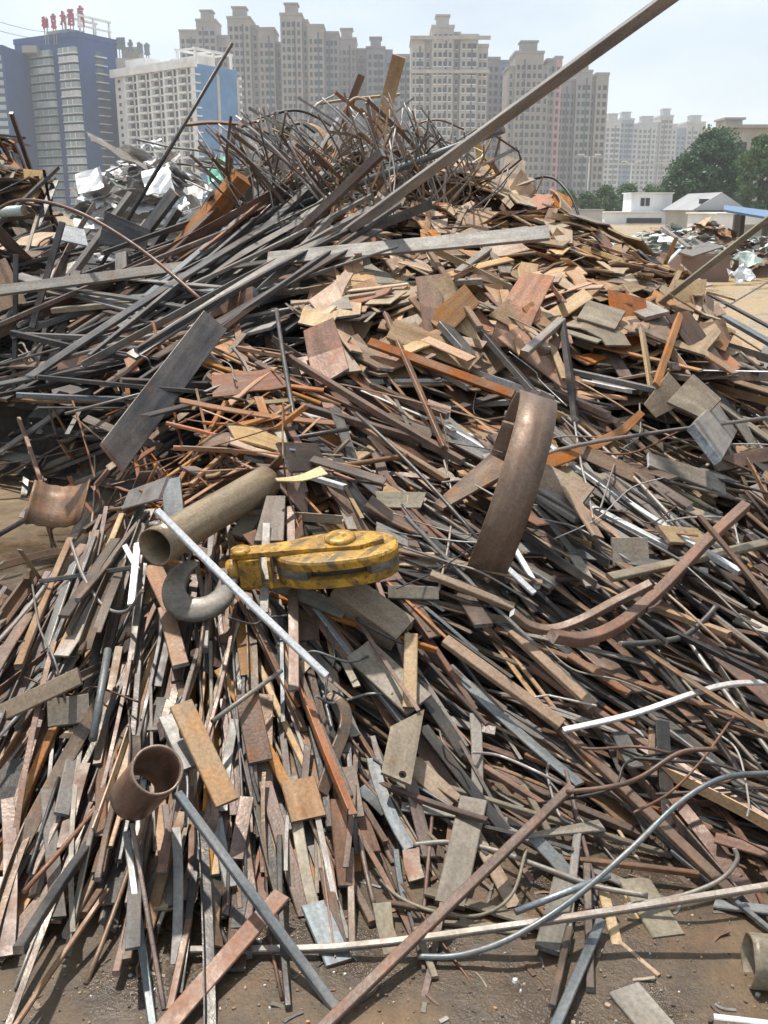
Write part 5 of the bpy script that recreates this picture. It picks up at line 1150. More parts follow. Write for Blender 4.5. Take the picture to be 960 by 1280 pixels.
# far pale complex
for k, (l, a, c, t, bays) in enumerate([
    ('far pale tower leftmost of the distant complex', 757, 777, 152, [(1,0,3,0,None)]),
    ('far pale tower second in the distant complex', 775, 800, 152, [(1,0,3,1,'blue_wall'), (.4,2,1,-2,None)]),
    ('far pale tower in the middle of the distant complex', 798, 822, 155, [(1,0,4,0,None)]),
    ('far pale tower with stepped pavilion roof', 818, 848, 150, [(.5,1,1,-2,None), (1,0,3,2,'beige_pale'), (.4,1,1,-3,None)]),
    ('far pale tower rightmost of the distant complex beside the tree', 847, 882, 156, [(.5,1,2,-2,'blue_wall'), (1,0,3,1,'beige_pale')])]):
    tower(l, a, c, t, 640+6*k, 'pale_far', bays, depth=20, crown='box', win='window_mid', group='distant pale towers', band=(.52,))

# the blue hotel: corner building, nearest edge toward the viewer
def hotel():
    D = 330; c = at(97, 46, D); H = c[2]; l = at(18, 57, D+16); r = at(146, 57, D+16)
    root = empty('blue_hotel', (c[0], c[1], 0), 0, 'dark blue hotel tower with pale green window bands and rooftop letters', 'building')
    def face(p0, p1):                               # frame of a wall from p0 to p1 (xy), outward to the viewer
        d = np.array((p1[0]-p0[0], p1[1]-p0[1])); L = np.linalg.norm(d); d = d/L; n = np.array((d[1], -d[0])); return d, n, L
    C = np.array((0., 0.)); Lp = np.array((l[0]-c[0], l[1]-c[1])); Rp = np.array((r[0]-c[0], r[1]-c[1])); back = Lp+Rp
    mb = MB(); mb.add([(*q, z) for z in (-1, H) for q in (C, Rp, back, Lp)], [(3,2,1,0), (4,5,6,7), (0,1,5,4), (1,2,6,5), (2,3,7,6), (3,0,4,7)]); mb.build('wall', ['hotel_blue'], root)
    def slab(name, mat, p0, p1, s0, s1, z0, z1, out0, out1, mesh=None):
        d, n, L = face(p0, p1); q = [p0+d*s0*L+n*out0, p0+d*s1*L+n*out0, p0+d*s1*L+n*out1, p0+d*s0*L+n*out1]
        m = mesh or MB(); m.add([(*v, z) for z in (z0, z1) for v in q], [(0,1,2,3), (7,6,5,4), (0,4,5,1), (1,5,6,2), (2,6,7,3), (3,7,4,0)])
        return None if mesh else m.build(name, [mat], root)
    fl = H/21.0
    for f in range(20):
        z = f*fl+fl*.25
        # left face, viewed obliquely: two broad bays of glazing and the corner bay
        for (s0, s1, k) in ((.04, .30, 0), (.32, .60, 1), (.74, .985, 2)):
            o = slab('window', 'pane_pale' if (f*3+k) % 4 == 0 else 'pane_green', Lp, C, s0, s1, z, z+fl*.62, -.05, .9+.3*k)
            m = MB()
            for q in (.33, .66): slab('', '', Lp, C, s0+(s1-s0)*q-.006, s0+(s1-s0)*q+.006, z-.003, z+fl*.62+.004, .0, .98+.3*k, m)
            slab('', '', Lp, C, s0-.003, s1+.003, z-.32, z-.004, 0, 1.15+.3*k, m); mm = m.build('window_frame', ['trim_white' if k == 2 else 'pane_pale'], o)
            o['label'] = 'pale green window band'
        o = slab('window', 'window_mid', C, Rp, .40, .60, z, z+fl*.55, -.05, .12)
        m = MB(); slab('', '', C, Rp, .38, .66, z-.5, z-.15, 0, .9, m); m.build('ledge', ['pane_pale'], o)
    slab('parapet', 'hotel_blue', Lp, C, -.005, 1.003, H+.003, H+1.6, -.9, .25); slab('parapet', 'hotel_blue', C, Rp, .0, 1.004, H+.006, H+1.5, -.9, .22)
    # roof frame of white beams
    m = MB()
    for s in (.15, .5, .9):
        slab('', '', C, Rp, s-.015, s+.015, H+1.5, H+6.0, -1.4, -.9, m); slab('', '', C, Rp, s-.014, s+.014, H+1.5, H+6.1, -7, -6.5, m)
    slab('', '', C, Rp, .10, .95, H+6.11, H+6.7, -1.5, -.8, m); slab('', '', C, Rp, .10, .95, H+3.4, H+3.9, -1.39, -.95, m); slab('', '', C, Rp, .10, .95, H+6.12, H+6.7, -7.1, -6.4, m)
    m.build('roof_frame', ['trim_white'], root)
    m = MB(); slab('', '', Lp, C, .45, .8, H+.01, H+3, -8, -2, m); m.build('roof_house', ['concrete'], root)
    return root, H, c, Lp
hotel_root, hotel_H, hotel_c, hotel_L = hotel()
# annex wing left of it
wa, wb = at(-40, 62, 322), at(3, 56, 322); w_ = wb[0]-wa[0]
wing = empty('hotel_wing', (wb[0], 322, 0), 0, 'blue hotel wing cut off by the left picture edge', 'building'); bb = bparts(wing)
bb.get('wall', 'hotel_blue').box(-w_, 0, 0, 30, -1, wb[2]); sw = at(22, 58, 332)[0]-wb[0]
bb.get('side_wall', 'hotel_blue').add([(0.02,0,-1),(sw,10,-1),(sw,30,-1),(0.02,30,-1),(0.02,0,wb[2]-.2),(sw,10,wb[2]-.2),(sw,30,wb[2]-.2),(0.02,30,wb[2]-.2)], [(3,2,1,0),(4,5,6,7),(0,1,5,4),(1,2,6,5),(2,3,7,6),(3,0,4,7)])
facade(bb, -w_, -.4, 0, 2, wb[2]-2, wb[2]/21, 3, 'hotel_blue', 'pane_green', wfrac=.8, hfrac=.6); bb.get('roof_house', 'concrete').box(1, 5.5, 14, 20, wb[2]-.19, wb[2]+1.8); bb.done()

# roof letters, built stroke by stroke on a 10 x 10 grid
GLYPH = {
 'he': [((1,8.6),(4.6,9.4)), ((0.4,6.4),(5,6.4)), ((2.8,9),(2.8,0.4)), ((2.7,6),(0.4,2.4)), ((2.9,6),(4.8,3.4)), ((5.8,7.6),(5.8,1.4)), ((5.8,7.6),(9.4,7.6)), ((9.4,7.6),(9.4,1.4)), ((5.8,1.8),(9.4,1.8))],
 'jing': [((5,10),(5,8.4)), ((.6,8.2),(9.4,8.2)), ((2.2,6.8),(2.2,4.2)), ((2.2,6.8),(7.8,6.8)), ((7.8,6.8),(7.8,4.2)), ((2.2,4.3),(7.8,4.3)), ((5,4.2),(5,.4)), ((5,.5),(3.8,1.2)), ((3,3),(1.2,1)), ((7,3),(8.8,1))],
 'da': [((.6,6.6),(9.4,6.6)), ((5,9.8),(5,6.4)), ((5,6.4),(3.6,3)), ((3.6,3),(.8,.3)), ((5,6.2),(6.6,3)), ((6.6,3),(9.4,.3))],
 'jiu': [((.8,9),(2,8)), ((.3,6.4),(1.5,5.6)), ((.5,.6),(2,4)), ((2.8,9),(9.6,9)), ((3.3,6.8),(3.3,.4)), ((3.3,6.8),(9.2,6.8)), ((9.2,6.8),(9.2,.4)), ((3.3,.6),(9.2,.6)), ((5.2,9),(5.2,4)), ((7.2,9),(7.2,4)), ((3.3,2.6),(9.2,2.6))],
 'dian': [((5,10),(5,8.8)), ((1.2,8.6),(9.6,8.6)), ((1.4,8.6),(1.2,4)), ((1.2,4),(.3,.4)), ((5.6,7.6),(5.6,4)), ((5.6,6),(9,6)), ((3.2,4),(8.8,4)), ((3.2,4),(3.2,.4)), ((8.8,4),(8.8,.4)), ((3.2,.7),(8.8,.7))],
}
def glyph(mb, name, w, h, t, sw):
    for (a, b) in GLYPH[name]:
        p = np.array((a[0]*w/10, a[1]*h/10)); q = np.array((b[0]*w/10, b[1]*h/10)); d = q-p; L = np.linalg.norm(d); d = d/L; n = np.array((-d[1], d[0]))*sw/2; p = p-d*sw*.3; q = q+d*sw*.3
        c = [p-n, q-n, q+n, p+n]; y = rng.uniform(0, .05)
        mb.add([(v[0], yy+y, v[1]) for yy in (0, t) for v in c], [(0,1,2,3), (7,6,5,4), (0,4,5,1), (1,5,6,2), (2,6,7,3), (3,7,4,0)])
def roof_sign(label, items, D, mat, base_px, sw=.55):
    p0 = at(items[0][1], base_px, D); root = empty('rooftop_sign', tuple(p0), 0, label, 'sign')
    fr = MB()
    for (g, x0, x1, yt, yb) in items:
        a, c = at(x0, yt, D), at(x1, yb, D); mb = MB(); glyph(mb, g, c[0]-a[0], a[2]-c[2], .35, sw); mb.build('character', [mat], root, (a[0]-p0[0], 0, c[2]-p0[2]))
        for x in (.25, .75): xx = a[0]+(c[0]-a[0])*x-p0[0]; fr.box(xx-.12, xx+.12, .5, .75, -3.0, a[2]-p0[2])
        fr.box(a[0]-p0[0], c[0]-p0[0], .52, .73, (a[2]+c[2])/2-p0[2]-.1, (a[2]+c[2])/2-p0[2]+.1)
    fr.build('sign_frame', ['roof_grey'], root); return root
roof_sign('red rooftop characters on the blue hotel', [('he',51.5,60,20.5,36), ('jing',62.5,70.5,17.5,36), ('da',74,82,14,31), ('jiu',83.5,92.5,10.5,32), ('dian',96,105.5,7.5,34)], 334, 'sign_red', 42)

# white slab building with balconies and a blue end
def white_block():
    D = 310; c = at(243, 79, D); H = c[2]; l = at(143, 93, D+26); r = at(296, 84, D+16)
    root = empty('white_building', (c[0], c[1], 0), 0, 'white balcony building with bright blue end wall', 'building')
    Lp = np.array((l[0]-c[0], l[1]-c[1])); Rp = np.array((r[0]-c[0], r[1]-c[1])); C = np.zeros(2); back = Lp+Rp
    mb = MB(); mb.add([(*q, z) for z in (-1, H) for q in (C, Rp, back, Lp)], [(3,2,1,0), (4,5,6,7), (1,2,6,5), (2,3,7,6), (3,0,4,7)]); mb.build('wall', ['white_wall'], root)
    mb = MB(); mb.add([(*q, z) for z in (-1, H) for q in (C, Rp)], [(0,1,3,2)]); mb.build('end_wall', ['panel_blue'], root)
    d = -Lp/np.linalg.norm(Lp); n = np.array((d[1], -d[0])); L = np.linalg.norm(Lp)
    def slab(mb, s0, s1, z0, z1, o0, o1, p0=Lp, d=d, n=n, L=L):
        q = [p0+d*s0*L+n*o0, p0+d*s1*L+n*o0, p0+d*s1*L+n*o1, p0+d*s0*L+n*o1]
        mb.add([(*v, z) for z in (z0, z1) for v in q], [(0,1,2,3), (7,6,5,4), (0,4,5,1), (1,5,6,2), (2,6,7,3), (3,7,4,0)])
    win, bal, fin, wl_, blk = MB(), MB(), MB(), MB(), MB(); fl = H/18.5
    for f in range(18):
        z = f*fl+.4
        for k in range(5):
            s = .17+k*.166
            slab(win, s+.010, s+.062, z+.3, z+fl*.75, -.1, .08); slab(blk, s+.085, s+.108, z+.2, z+fl*.85, -.1, .1); slab(win, s+.120, s+.155, z+.5, z+fl*.7, -.1, .08)
            slab(bal, s+.0, s+.075, z-.35, z+.25, 0, .9+.01*k)
        slab(bal, .985, 1.012, z-.1, z+.3, -1.6, 1.3)
        slab(win, .04, .07, z+.4, z+fl*.6, -.1, .08)
    for k in range(6): slab(fin, .158+k*.166, .170+k*.166, 0, H-1.1, 0, 1.05)
    win.build('window_grid', ['window_mid'], root)['kind'] = 'stuff'; blk.build('window_grid', ['window_dark'], root)['kind'] = 'stuff'; bal.build('balcony_grid', ['trim_white'], root)['kind'] = 'stuff'; fin.build('facade_fin', ['trim_white'], root)
    co = MB(); slab(co, -.01, 1.015, H-1.0, H+1.3, -.5, 1.5); co.build('cornice', ['trim_white'], root)
    d2 = Rp/np.linalg.norm(Rp); n2 = np.array((d2[1], -d2[0])); L2 = np.linalg.norm(Rp)
    st = MB()
    for s in (.0, .48): slab(st, s+.49, s+.55, 0, H-2, -.05, .25, C, d2, n2, L2)
    st.build('end_strip', ['pale_far'], root)
    w2 = MB()
    for f in range(18): slab(w2, 1.0, 1.05, f*fl+.8, f*fl+1.5, -1.5, .9, C, d2, n2, L2)
    w2.build('balcony_grid', ['trim_white'], root)['kind'] = 'stuff'
    fr = MB()
    for s in (.08, .5, .92):
        slab(fr, s-.02, s+.02, H, H+3.9, -1.2, -.7, C, d2, n2, L2); slab(fr, s-.019, s+.019, H, H+3.9, -8, -7.5, C, d2, n2, L2); slab(fr, s-.015, s+.015, H+3.91, H+4.4, -8.2, -.6, C, d2, n2, L2)
    slab(fr, .04, .96, H+3.92, H+4.5, -1.3, -.62, C, d2, n2, L2); slab(fr, .04, .96, H+3.93, H+4.5, -8.1, -7.4, C, d2, n2, L2)
    fr.build('roof_frame', ['trim_white'], root)
    rh = MB(); slab(rh, .62, .95, H+.01, H+2.6, -9, -3); slab(rh, .05, .3, H+.01, H+4.2, -9, -3); rh.build('roof_house', ['white_wall'], root)
white_block()
lb, rb = at(144, 66, 345), at(206, 80, 345)
rear = empty('rear_building', ((lb[0]+rb[0])/2, 345, 0), 0, 'pale building with dark roof letters behind the white building', 'building'); bb = bparts(rear); hw = (rb[0]-lb[0])/2
bb.get('wall', 'beige_pale').box(-hw, hw*.2, 0, 16, -1, lb[2]-1.5); bb.get('side_wall', 'white_wall').box(hw*.2+.01, hw, 1, 16, -1, rb[2]); bb.get('roof_house', 'concrete').box(-hw*.8, -hw*.1, 2, 9, lb[2]-1.49, lb[2]+2.0); bb.done()
roof_sign('dark rooftop characters behind the white building', [('jiu',145,156,47,61), ('da',159.5,166,50,64), ('he',171.5,177.5,53,67), ('jing',180,187,54.5,69)], 345, 'sign_dark', 70, .8)

# grey-beige building right behind the trees
a, c = at(908, 160, 175), at(985, 160, 175); rbld = empty('concrete_building', ((a[0]+c[0])/2, 175, 0), 0, 'concrete building with roof box behind the big trees', 'building'); bb = bparts(rbld); hw = (c[0]-a[0])/2
bb.get('wall', 'concrete').box(-hw, hw, 0, 12, -1, a[2]); bb.get('roof_slab', 'concrete').box(-hw-.5, hw+.5, -.8, 12.5, a[2]+.01, a[2]+.5)
x1 = at(931, 150, 175)[0]-(a[0]+c[0])/2; bb.get('roof_house', 'concrete').box(-hw+.1, x1, 1, 6, a[2]+.51, at(910, 149, 175)[2]); bb.get('roof_cap', 'concrete').box(-hw-.2, x1+.4, .6, 6.4, at(910, 149, 175)[2]+.01, at(910, 147, 175)[2]+.1)
for f in range(4):
    for k in range(3): m = MB(); m.box(-hw+2+k*3.2, -hw+3.6+k*3.2, -.1, .2, 1+f*3.1, 2.8+f*3.1); m.build('window', ['window_dark'], rbld)
bb.done()
# ------------------------------------------------------------------ trees
def leaf_material(name, c0, c1):
    m, nd, lk, bs = nodes_of(name); rv = N(nd, 'ShaderNodeAttribute', attribute_name='rv')
    r = ramp(nd, [(0.0, c0), (1.0, c1)]); lk.new(rv.outputs['Fac'], r.inputs['Fac']); lk.new(r.outputs['Color'], bs.inputs['Base Color']); bs.inputs['Roughness'].default_value = .55
    tr = N(nd, 'ShaderNodeBsdfTranslucent'); lk.new(r.outputs['Color'], tr.inputs['Color']); mx = N(nd, 'ShaderNodeMixShader'); mx.inputs[0].default_value = .3
    lk.new(bs.outputs[0], mx.inputs[1]); lk.new(tr.outputs[0], mx.inputs[2]); lk.new(mx.outputs[0], nd['Material Output'].inputs['Surface'])
leaf_material('leaf_dark', (.030,.078,.036), (.080,.155,.065)); leaf_material('leaf_mid', (.05,.11,.035), (.12,.20,.07)); plain('bark', (.09,.065,.045), .9)
def tree(label, px, py_top, D, width_px, leafmat, group=None, name='leafy_tree', nl=2600, trunk=.35, leaf=.30):
    a = at(px, py_top, D); H = a[2]; R = width_px/2*depth_of(a)/F_PX; root = empty(name, (a[0], D, 0), 0, label, 'tree', group)
    tk = MB(); P = [np.array((0, 0, -.2)), np.array((.1, 0, H*.3)), np.array((-.1, .1, H*.6)), np.array((0, 0, H*.9))]; Q = spline(P, 9)
    def limb(Q, r0, r1):
        V = []; n = 7
        for i, q in enumerate(Q):
            r = r0+(r1-r0)*i/(len(Q)-1); V += [(q[0]+r*math.cos(6.283*k/n), q[1]+r*math.sin(6.283*k/n), q[2]) for k in range(n)]
        tk.add(V, [(i*n+k, i*n+(k+1) % n, (i+1)*n+(k+1) % n, (i+1)*n+k) for i in range(len(Q)-1) for k in range(n)], 0, True)
    limb(Q, H*.035, H*.006)
    clumps = []
    nc = 70
    for k in range(nc):
        u = rng.random(); ang = rng.uniform(0, 6.283); z = H*(trunk+(1.0-trunk)*u); prof = math.sin(math.pi*min(1, .16+.80*u))**.7
        rr = R*prof*math.sqrt(rng.uniform(.12, 1)); c = np.array((rr*math.cos(ang), rr*math.sin(ang), z*.97)); clumps.append((c, R*rng.uniform(.22, .42)))
        if k % 3 == 0: b = Q[min(8, max(1, int(u*6)))]; limb(spline([b, (b+c)/2+np.array((0, 0, .2)), c], 4), H*.012, H*.003)
    tk.build('trunk', ['bark'], root); cr = MB(); per = nl//nc
    for c, r in clumps:
        sh = rng.random()
        for _ in range(per):
            d = norm([rng.gauss(0, 1) for _ in range(3)])*r*rng.random()**.4; d[2] *= .75; p = c+d; s = leaf*rng.uniform(.6, 1.4)
            t1 = norm([rng.gauss(0, 1) for _ in range(3)]); t2 = norm(np.cross(t1, [rng.gauss(0, 1) for _ in range(3)]))
            cr.add([p-t1*s*.5, p+t2*s*.3, p+t1*s*.5, p-t2*s*.3], [(0, 1, 2, 3)], 0, False, None, min(1, max(0, .6*sh+.4*rng.random())))
    cr.build('crown', [leafmat], root)
tree('tall dark leafy tree left of the concrete building', 893, 165, 138, 96, 'leaf_dark', 'trees behind the yard', nl=16000, trunk=.08, leaf=.45)
tree('dark tree shoulder left of the tall leafy tree', 862, 196, 136, 62, 'leaf_dark', 'trees behind the yard', nl=9000, trunk=.06, leaf=.45)
tree('leafy tree cut off by the right picture edge', 956, 170, 128, 58, 'leaf_mid', 'trees behind the yard', nl=9000, trunk=.08, leaf=.40)
for k, (px, py, w) in enumerate([(680,243,34), (706,238,36), (735,241,30), (758,233,34), (786,229,40), (815,232,36), (838,226,34), (660,250,26)]):
    tree(['low green bush tree leftmost but one in the row before the towers', 'low green bush tree under the broad grey tower', 'low green bush tree at the white lamp post', 'low green bush tree right of the lamp post', 'green bush tree just left of the white cabin', 'green bush tree behind the white cabin', 'green bush tree right of the white cabin', 'low green bush tree leftmost in the row'][k], px, py, 150+3*k, w, 'leaf_mid', 'low trees before the towers', 'bush_tree', 3200, .03, .42)

# ------------------------------------------------------------------ yard buildings and far scrap at the right
def place_box(root_name, label, cat, D, pxl, pxr, pyt, pyb, depth, wall, roof=None, rise=0.0, group=None):
    a, c = at(pxl, pyt, D), at(pxr, pyb, D); z0 = max(0, c[2]) if pyb < 279 else 0; root = empty(root_name, ((a[0]+c[0])/2, D, z0), 0, label, cat, group); hw = (c[0]-a[0])/2; h = a[2]-z0
    m = MB(); m.box(-hw, hw, 0, depth, -.05, h); m.build('wall', [wall], root)
    m = MB()
    if rise: m.add([(-hw-.3,-.3,h+.01), (hw+.3,-.3,h+.01), (hw+.3,depth+.3,h+.01), (-hw-.3,depth+.3,h+.01), (0,-.3,h+rise), (0,depth+.3,h+rise)], [(3,2,1,0), (0,1,4), (2,3,5), (1,2,5,4), (3,0,4,5)])
    else: m.box(-hw-.15, hw+.15, -.15, depth+.15, h+.01, h+.12)
    m.build('roof', [roof or wall], root); return root, hw, h
r, hw, h = place_box('low_building', 'long low white building under the cabin', 'building', 112, 756, 856, 266, 283, 6, 'shed_white', 'trim_white')
m = MB(); m.box(-hw+2.4, hw-2.6, -.09, .2, .15, h*.55); m.build('dark_opening', ['window_dark'], r)
m = MB(); m.box(hw-2.0, hw-.6, -.09, .2, .5, 1.0); m.build('window', ['window_dark'], r)
m = MB(); m.box(hw-2.4, hw+.1, -.5, 2.0, h+.125, h+.35); m.build('blue_awning', ['tarp_blue'], r)
r, hw, h = place_box('white_cabin', 'small white cabin with dark window on the low building', 'cabin', 113, 790, 839, 242, 267, 4, 'shed_white', 'trim_white')
for s in (-.55, -.30): m = MB(); m.box(s*hw, s*hw+.42, -.09, .2, h*.38, h*.78); m.build('window', ['window_dark'], r)
m = MB()
for k in range(7): m.box(hw*.12+k*.27, hw*.12+.07+k*.27, -.05, .1, .1, h-.05)
m.build('wall_rib', ['trim_white'], r)
place_box('low_wall', 'pale low wall left of the low white building', 'wall', 118, 690, 758, 271, 285, .4, 'shed_white', 'tarp_blue')
place_box('pale_container', 'pale container behind the crest right of the cable', 'container', 100, 706, 752, 263, 284, 2.4, 'pale_far', 'pale_far')
r, hw, h = place_box('grey_shed', 'grey shed with pitched roof below the big trees', 'shed', 78, 869, 926, 263, 290, 8, 'concrete', 'roof_grey', 1.3)
m = MB()
for k in range(3): m.box(-hw+.25, hw-.25, -.07, .1, .5+k*.75, .85+k*.75)
m.build('slat_opening', ['window_dark'], r)
place_box('pale_shed', 'pale shed at the right edge behind the canopy', 'shed', 70, 898, 985, 268, 300, 7, 'shed_white', 'trim_white')
# steel canopy: blue sheet on dark posts
cr_ = at(935, 300, 38); can = empty('blue_canopy', (cr_[0], 38, 0), 0, 'blue sheet canopy on dark posts at the right', 'canopy')
p = [at(893,257,38), at(905,262,38), at(985,276,36.5), at(985,266,41), at(905,256,41)]; m = MB(); q = [(v[0]-cr_[0], v[1]-38, v[2]) for v in (p[1], p[2], p[3], p[4])]
m.add(q+[(x, y, z-.08) for x, y, z in q], [(3,2,1,0), (4,5,6,7), (0,1,5,4), (1,2,6,5), (2,3,7,6), (3,0,4,7)]); m.build('roof_sheet', ['tarp_blue'], can)
for px, d in ((918, 37.5), (925, 40), (955, 37.2), (978, 39)):
    b = at(px, 300, d); top = at(px, 268+(px-918)*.12, d); m = MB(); m.box(b[0]-cr_[0]-.09, b[0]-cr_[0]+.09, d-38-.09, d-38+.09, 0, top[2]); m.build('post', ['post_dark'], can)
place_box('grey_fence_wall', 'grey sheet wall under the blue canopy', 'wall', 42, 925, 995, 284, 322, .3, 'pale_far', 'concrete')
w0 = at(882, 336, 24.5); bx = empty('rusty_bin', (w0[0], 24.5, 0), .05, 'large rusty brown steel bin on the yard at right', 'bin'); hw = (at(914,320,24.5)[0]-at(852,320,24.5)[0])/2; h = at(882,319,24.5)[2]
for nm, v in (('side', (-hw, hw, 0, .06, 0, h)), ('side', (-hw, hw, 1.6, 1.66, 0, h)), ('end', (-hw, -hw+.06, .061, 1.599, 0, h-.01)), ('end', (hw-.06, hw, .061, 1.599, 0, h-.01)), ('floor', (-hw+.061, hw-.061, .061, 1.599, .02, .1))): m = MB(); m.box(*v); m.build(nm, ['rust_sheet'], bx)
HB('steel_plate', 'plate', 'dark flat sheet leaning on top of the rusty bin', [(855,318,'24.4'), (895,306,'25.5')], 22, 2, 'grey', clear=False, rv=.4)
g = at(830, 300, 26)
mound('mint_pile_core', at(832,305,30)[0], 30, 2.6, 2.2, .95, 'grey', 'grey mixed scrap inside the far pale pile', 'scrap pile', seed=5)
sheet_pile(at(832,305,30)[0], 30, 2.6, 2.2, 1.05, 130, (.15, .5), dict(mint_sheet=5, white_sheet=3, grey=1.5, tan=.8), '%s pale scrap sheet, %s, %s of far pale pile', 'scrap_sheet', 'pale sheets on the far pile')
mound('brown_pile_core', at(875,295,34)[0], 34, 2.2, 1.6, 1.1, 'brown', 'brown scrap inside the far brown pile', 'scrap pile', seed=6)
sheet_pile(at(875,292,34)[0], 33.6, 2.0, 1.5, 1.15, 60, (.2, .6), dict(brown=4, orange=2, tan=2, white_sheet=.8, red_scrap=1.2), '%s rusty scrap piece, %s, %s of far brown pile', 'scrap_piece', 'rusty pieces on the far brown pile')
mound('junk_core', at(945,335,27)[0], 27, 1.1, .9, .6, 'brown', 'brown junk heaped under the canopy', 'scrap pile', seed=8)
sheet_pile(at(945,335,27)[0], 26.8, 1.15, .9, .95, 55, (.2, .55), dict(brown=3, white_sheet=2, mint_sheet=1.6, olive=2, dark=1.5), '%s junk piece, %s, %s of canopy junk heap', 'junk_piece', 'junk under the canopy')
for l, px, py, d, s, m_ in [('white bag lying before the canopy junk', 928, 344, 23.6, .5, 'white_sheet'), ('pale upright sheet roll beside the canopy junk', 936, 325, 25, .6, 'mint_sheet')]:
    mb = MB(); crumple(mb, (0, 0, 0), s, s*.8, .3, .6, s*.35, 5, (.1, .6)); o = mb.build('plastic_bag', [m_], None, tuple(at(px, py, d))); tag(o, l, 'bag')
# pale bars lying between the crest and the yard
for l, pts, w, m_ in [('pale steel beam lying beyond the right crest', [(828,284,'16'), (862,310,'13')], 5, 'grey'), ('white bent bar beyond the right crest', [(822,340,'9.6'), (850,312,'11')], 4, 'white_sheet'), ('long dark bar from the right crest to the yard', [(875,362,'8.2'), (968,412,'7.4')], 5, 'dark'), ('pale blue flat bar along the right flank', [(890,388,'7.0'), (968,432,'6.2')], 9, 'blue'), ('thin rod lying on the yellow yard', [(968,348,'12'), (905,385,'10')], 2, 'dark')]:
    HB('steel_bar', 'bar', l, pts, w, w*.6, m_, clear=False, rv=.5)
# lamp posts
for l, px, pyt, D in [('white lamp post before the broad grey tower', 737, 196, 160), ('second white lamp post before the distant complex', 790, 204, 190)]:
    a = at(px, pyt, D); po = empty('lamp_post', (a[0], D, 0), 0, l, 'lamp post', 'lamp posts behind the yard'); m = MB(); lathe(m, [(0, .18), (a[2], .10)], 10, 'z', closed=False); m.build('pole', ['trim_white'], po)
    for s in (-1, 1):
        m = MB(); m.add([(0,-.05,a[2]-.1), (s*1.2,-.05,a[2]+.15), (s*1.2,.05,a[2]+.15), (0,.05,a[2]-.1), (0,-.05,a[2]), (s*1.2,-.05,a[2]+.25), (s*1.2,.05,a[2]+.25), (0,.05,a[2])], [(0,1,2,3), (4,5,6,7), (0,1,5,4), (3,2,6,7), (1,2,6,5)]); arm = m.build('arm', ['trim_white'], po)
        m = MB(); m.box(s*.8, s*1.7, -.2, .2, a[2]+.26, a[2]+.42); m.build('lamp_head', ['trim_white'], arm)
# power lines crossing the sky at the left
for k, (y0, y1) in enumerate(((14, 36), (27, 45))):
    A_, B_ = at(-60, y0-8, 150), at(66, y1+4, 330); Q = np.array([A_+(B_-A_)*t-np.array((0, 0, 3.0))*4*t*(1-t)*.3 for t in np.linspace(0, 1, 12)]); mb = MB(); c = Q.mean(0); sweep(mb, Q-c, const_frames(Q-c, (0, 0, 1)), ring_section(.05, 5), smooth=True)
    o = mb.build('power_line', ['post_dark'], None, tuple(c)); tag(o, ['upper power line running to the blue hotel', 'lower power line running to the blue hotel'][k], 'cable')

# ------------------------------------------------------------------ small litter on the mud: chips and pebbles nobody could count
def litter():
    mb = MB(); mats = ['olive', 'brown', 'bright', 'tan', 'dark']
    for _ in range(1500):
        px, py = rng.uniform(-60, 1020), rng.uniform(960, 1300); p = on_plane(px, py, 0); p[2] = float(ground_z(p[0], p[1]))
        r = abs(rng.gauss(0, .0028))+.0012; n = 6; V = []; m = rng.choices(range(5), [4, 3, .5, 3, 2])[0]; rot = rng.uniform(0, 6.28); el = rng.uniform(.35, 1.0)
        for z, s in ((0, 1.0), (.7, .75)):
            for k in range(n):
                a = 6.283*k/n; x, y = r*s*math.cos(a)*rng.uniform(.7, 1.2), r*s*el*math.sin(a)*rng.uniform(.7, 1.2); V.append((p[0]+x*math.cos(rot)-y*math.sin(rot), p[1]+x*math.sin(rot)+y*math.cos(rot), p[2]+r*z))
        mb.add(V, [tuple(range(n, 2*n))]+[(k, (k+1) % n, n+(k+1) % n, n+k) for k in range(n)], m, False, None, rng.random())
    o = mb.build('ground_litter', mats); tag(o, 'small stones and metal chips strewn on the mud', 'litter', kind='stuff')
litter()

# short clippings of bar and strip lying about in front of the heap
def clippings():
    mb = MB(); mats = ['brown', 'mauve', 'olive', 'grey', 'dark', 'brown']
    for _ in range(190):
        px, py = rng.uniform(-60, 1020), rng.uniform(985, 1300)
        if rng.random() < .5: py = rng.uniform(985, 1150)
        p = on_plane(px, py, 0); L = rng.uniform(.012, .075); w = rng.uniform(.002, .012); a = rng.uniform(0, 3.14); t = rng.uniform(.0015, .005)
        p[2] = float(ground_z(p[0], p[1])) + t*.4; dz = rng.gauss(0, .12); d = np.array((math.cos(a), math.sin(a), dz)); Q = spline([p-d*L/2, p+np.array((rng.gauss(0, .1)*L, rng.gauss(0, .1)*L, 0)), p+d*L/2], 4)
        sweep(mb, Q, const_frames(Q, (0, 0, 1)), rect_section(w, t, 0), None, (0, 0), False, rng.randrange(6), rng.randrange(6), rng.random())
    o = mb.build('metal_clippings', mats); tag(o, 'tiny metal clippings strewn on the mud before the heap', 'clippings', kind='stuff')
clippings()
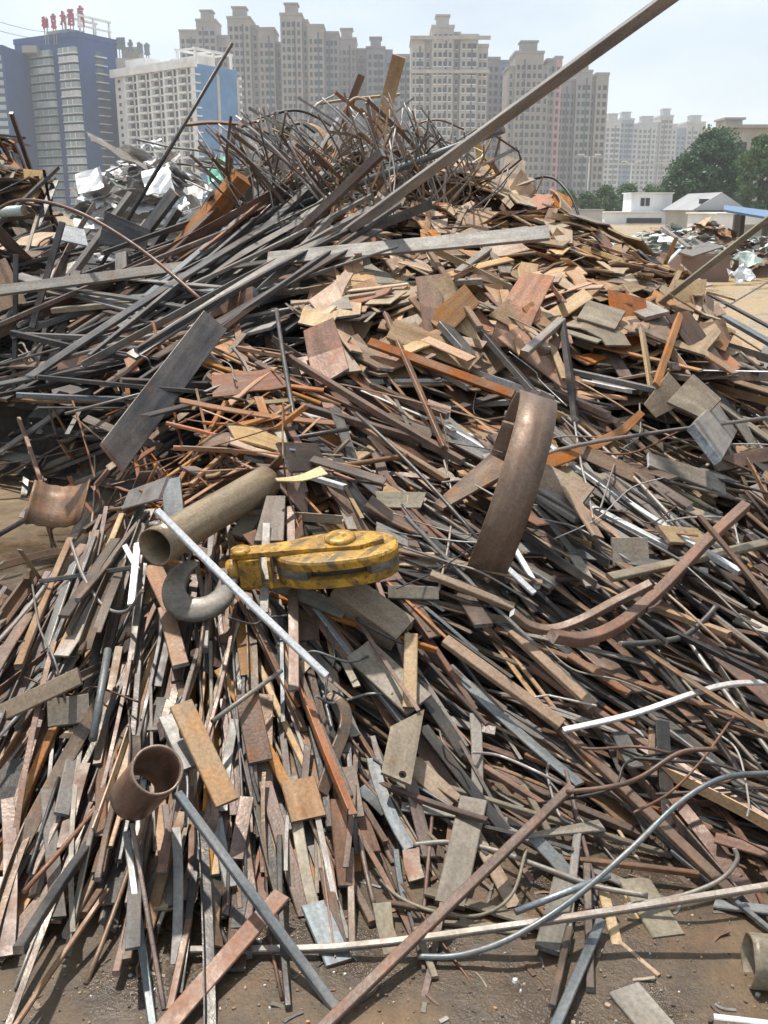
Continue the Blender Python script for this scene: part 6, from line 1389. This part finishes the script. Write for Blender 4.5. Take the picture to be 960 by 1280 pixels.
# loose wires bent over the slopes
def wires():
    for k in range(46):
        px, py = rng.uniform(520, 960) if rng.random() < .7 else rng.uniform(30, 480), rng.uniform(430, 1000); a = rng.gauss(25, 40); ln = rng.uniform(60, 190); P = []
        for t in (0, .33, .66, 1.0):
            x, y = px+ln*(t-.5)*math.cos(RAD(a))+rng.gauss(0, 9), py+ln*(t-.5)*math.sin(RAD(a))+rng.gauss(0, 9); h = hit(x, y, HF)
            if h is None: break
            P.append(at(x, y, h[1]-rng.uniform(.02, .09)))
        if len(P) < 4 or max(p[1] for p in P)-min(p[1] for p in P) > 1.0: continue
        Q = spline(P, 22); c = Q.mean(0); mb = MB(); m = pick(dict(grey=3, brown=3, blue=2, pale_rod=2, dark=2)); sweep(mb, Q-c, const_frames(Q-c, (0, 0, 1)), ring_section(rng.uniform(.0025, .005), 6), smooth=True, rv=rng.random())
        best = min(LANDMARKS, key=lambda l: (l[0]-px)**2+(l[1]-py)**2); o = mb.build('bent_wire', [m], None, tuple(c)); tag(o, 'thin %s wire bent over the scrap near %s' % (COLOUR[m], best[2]), 'wire', 'loose wires on the slopes')
wires()

# ------------------------------------------------------------------ summer haze over the yard and the town
def haze():
    mb = MB(); mb.box(-2300, 2300, -2300, 2300, -1.5, 150); m = bpy.data.materials.new('haze_air'); m.use_nodes = True; nt = m.node_tree; nt.nodes.remove(nt.nodes['Principled BSDF'])
    v = nt.nodes.new('ShaderNodeVolumePrincipled'); v.inputs['Color'].default_value = (.84, .92, 1.0, 1); v.inputs['Density'].default_value = HAZE; v.inputs['Anisotropy'].default_value = .2
    nt.links.new(v.outputs[0], nt.nodes['Material Output'].inputs['Volume']); m.cycles.homogeneous_volume = True
    o = mb.build('haze', [m]); o['kind'] = 'stuff'; tag(o, 'pale summer haze over the yard and the town', 'haze'); o.display_type = 'WIRE'
HAZE = .00046
haze()

# ------------------------------------------------------------------ labels that single out: alike neighbours are told apart by their order
def split_labels():
    by = {}
    for o in bpy.data.objects:
        if o.parent is None and 'label' in o and o.get('kind') not in ('stuff', 'structure'): by.setdefault(o['label'], []).append(o)
    ones = 'zeroth first second third fourth fifth sixth seventh eighth ninth tenth eleventh twelfth thirteenth fourteenth fifteenth sixteenth seventeenth eighteenth nineteenth twentieth'.split()
    ORD = ones[1:] + ['twenty-' + w for w in ones[1:10]] + ['thirtieth'] + ['thirty-' + w for w in ones[1:10]]
    for l, os_ in by.items():
        if len(os_) < 2: continue
        q = [(to_px(tuple(o.location)), o) for o in os_]; xs = [a[0][0] for a in q]; ys = [a[0][1] for a in q]; hor = max(xs)-min(xs) > max(ys)-min(ys)
        q.sort(key=lambda a: a[0][0] if hor else a[0][1]); n = len(q); e0, e1 = ('leftmost', 'rightmost') if hor else ('uppermost', 'lowest')
        for k, (_, o) in enumerate(q):
            w = e0 if k == 0 else (e1 if k == n-1 else (ORD[min(k, 38)] + (' from left' if hor else ' from top')))
            o['label'] = l + ', ' + w
split_labels()
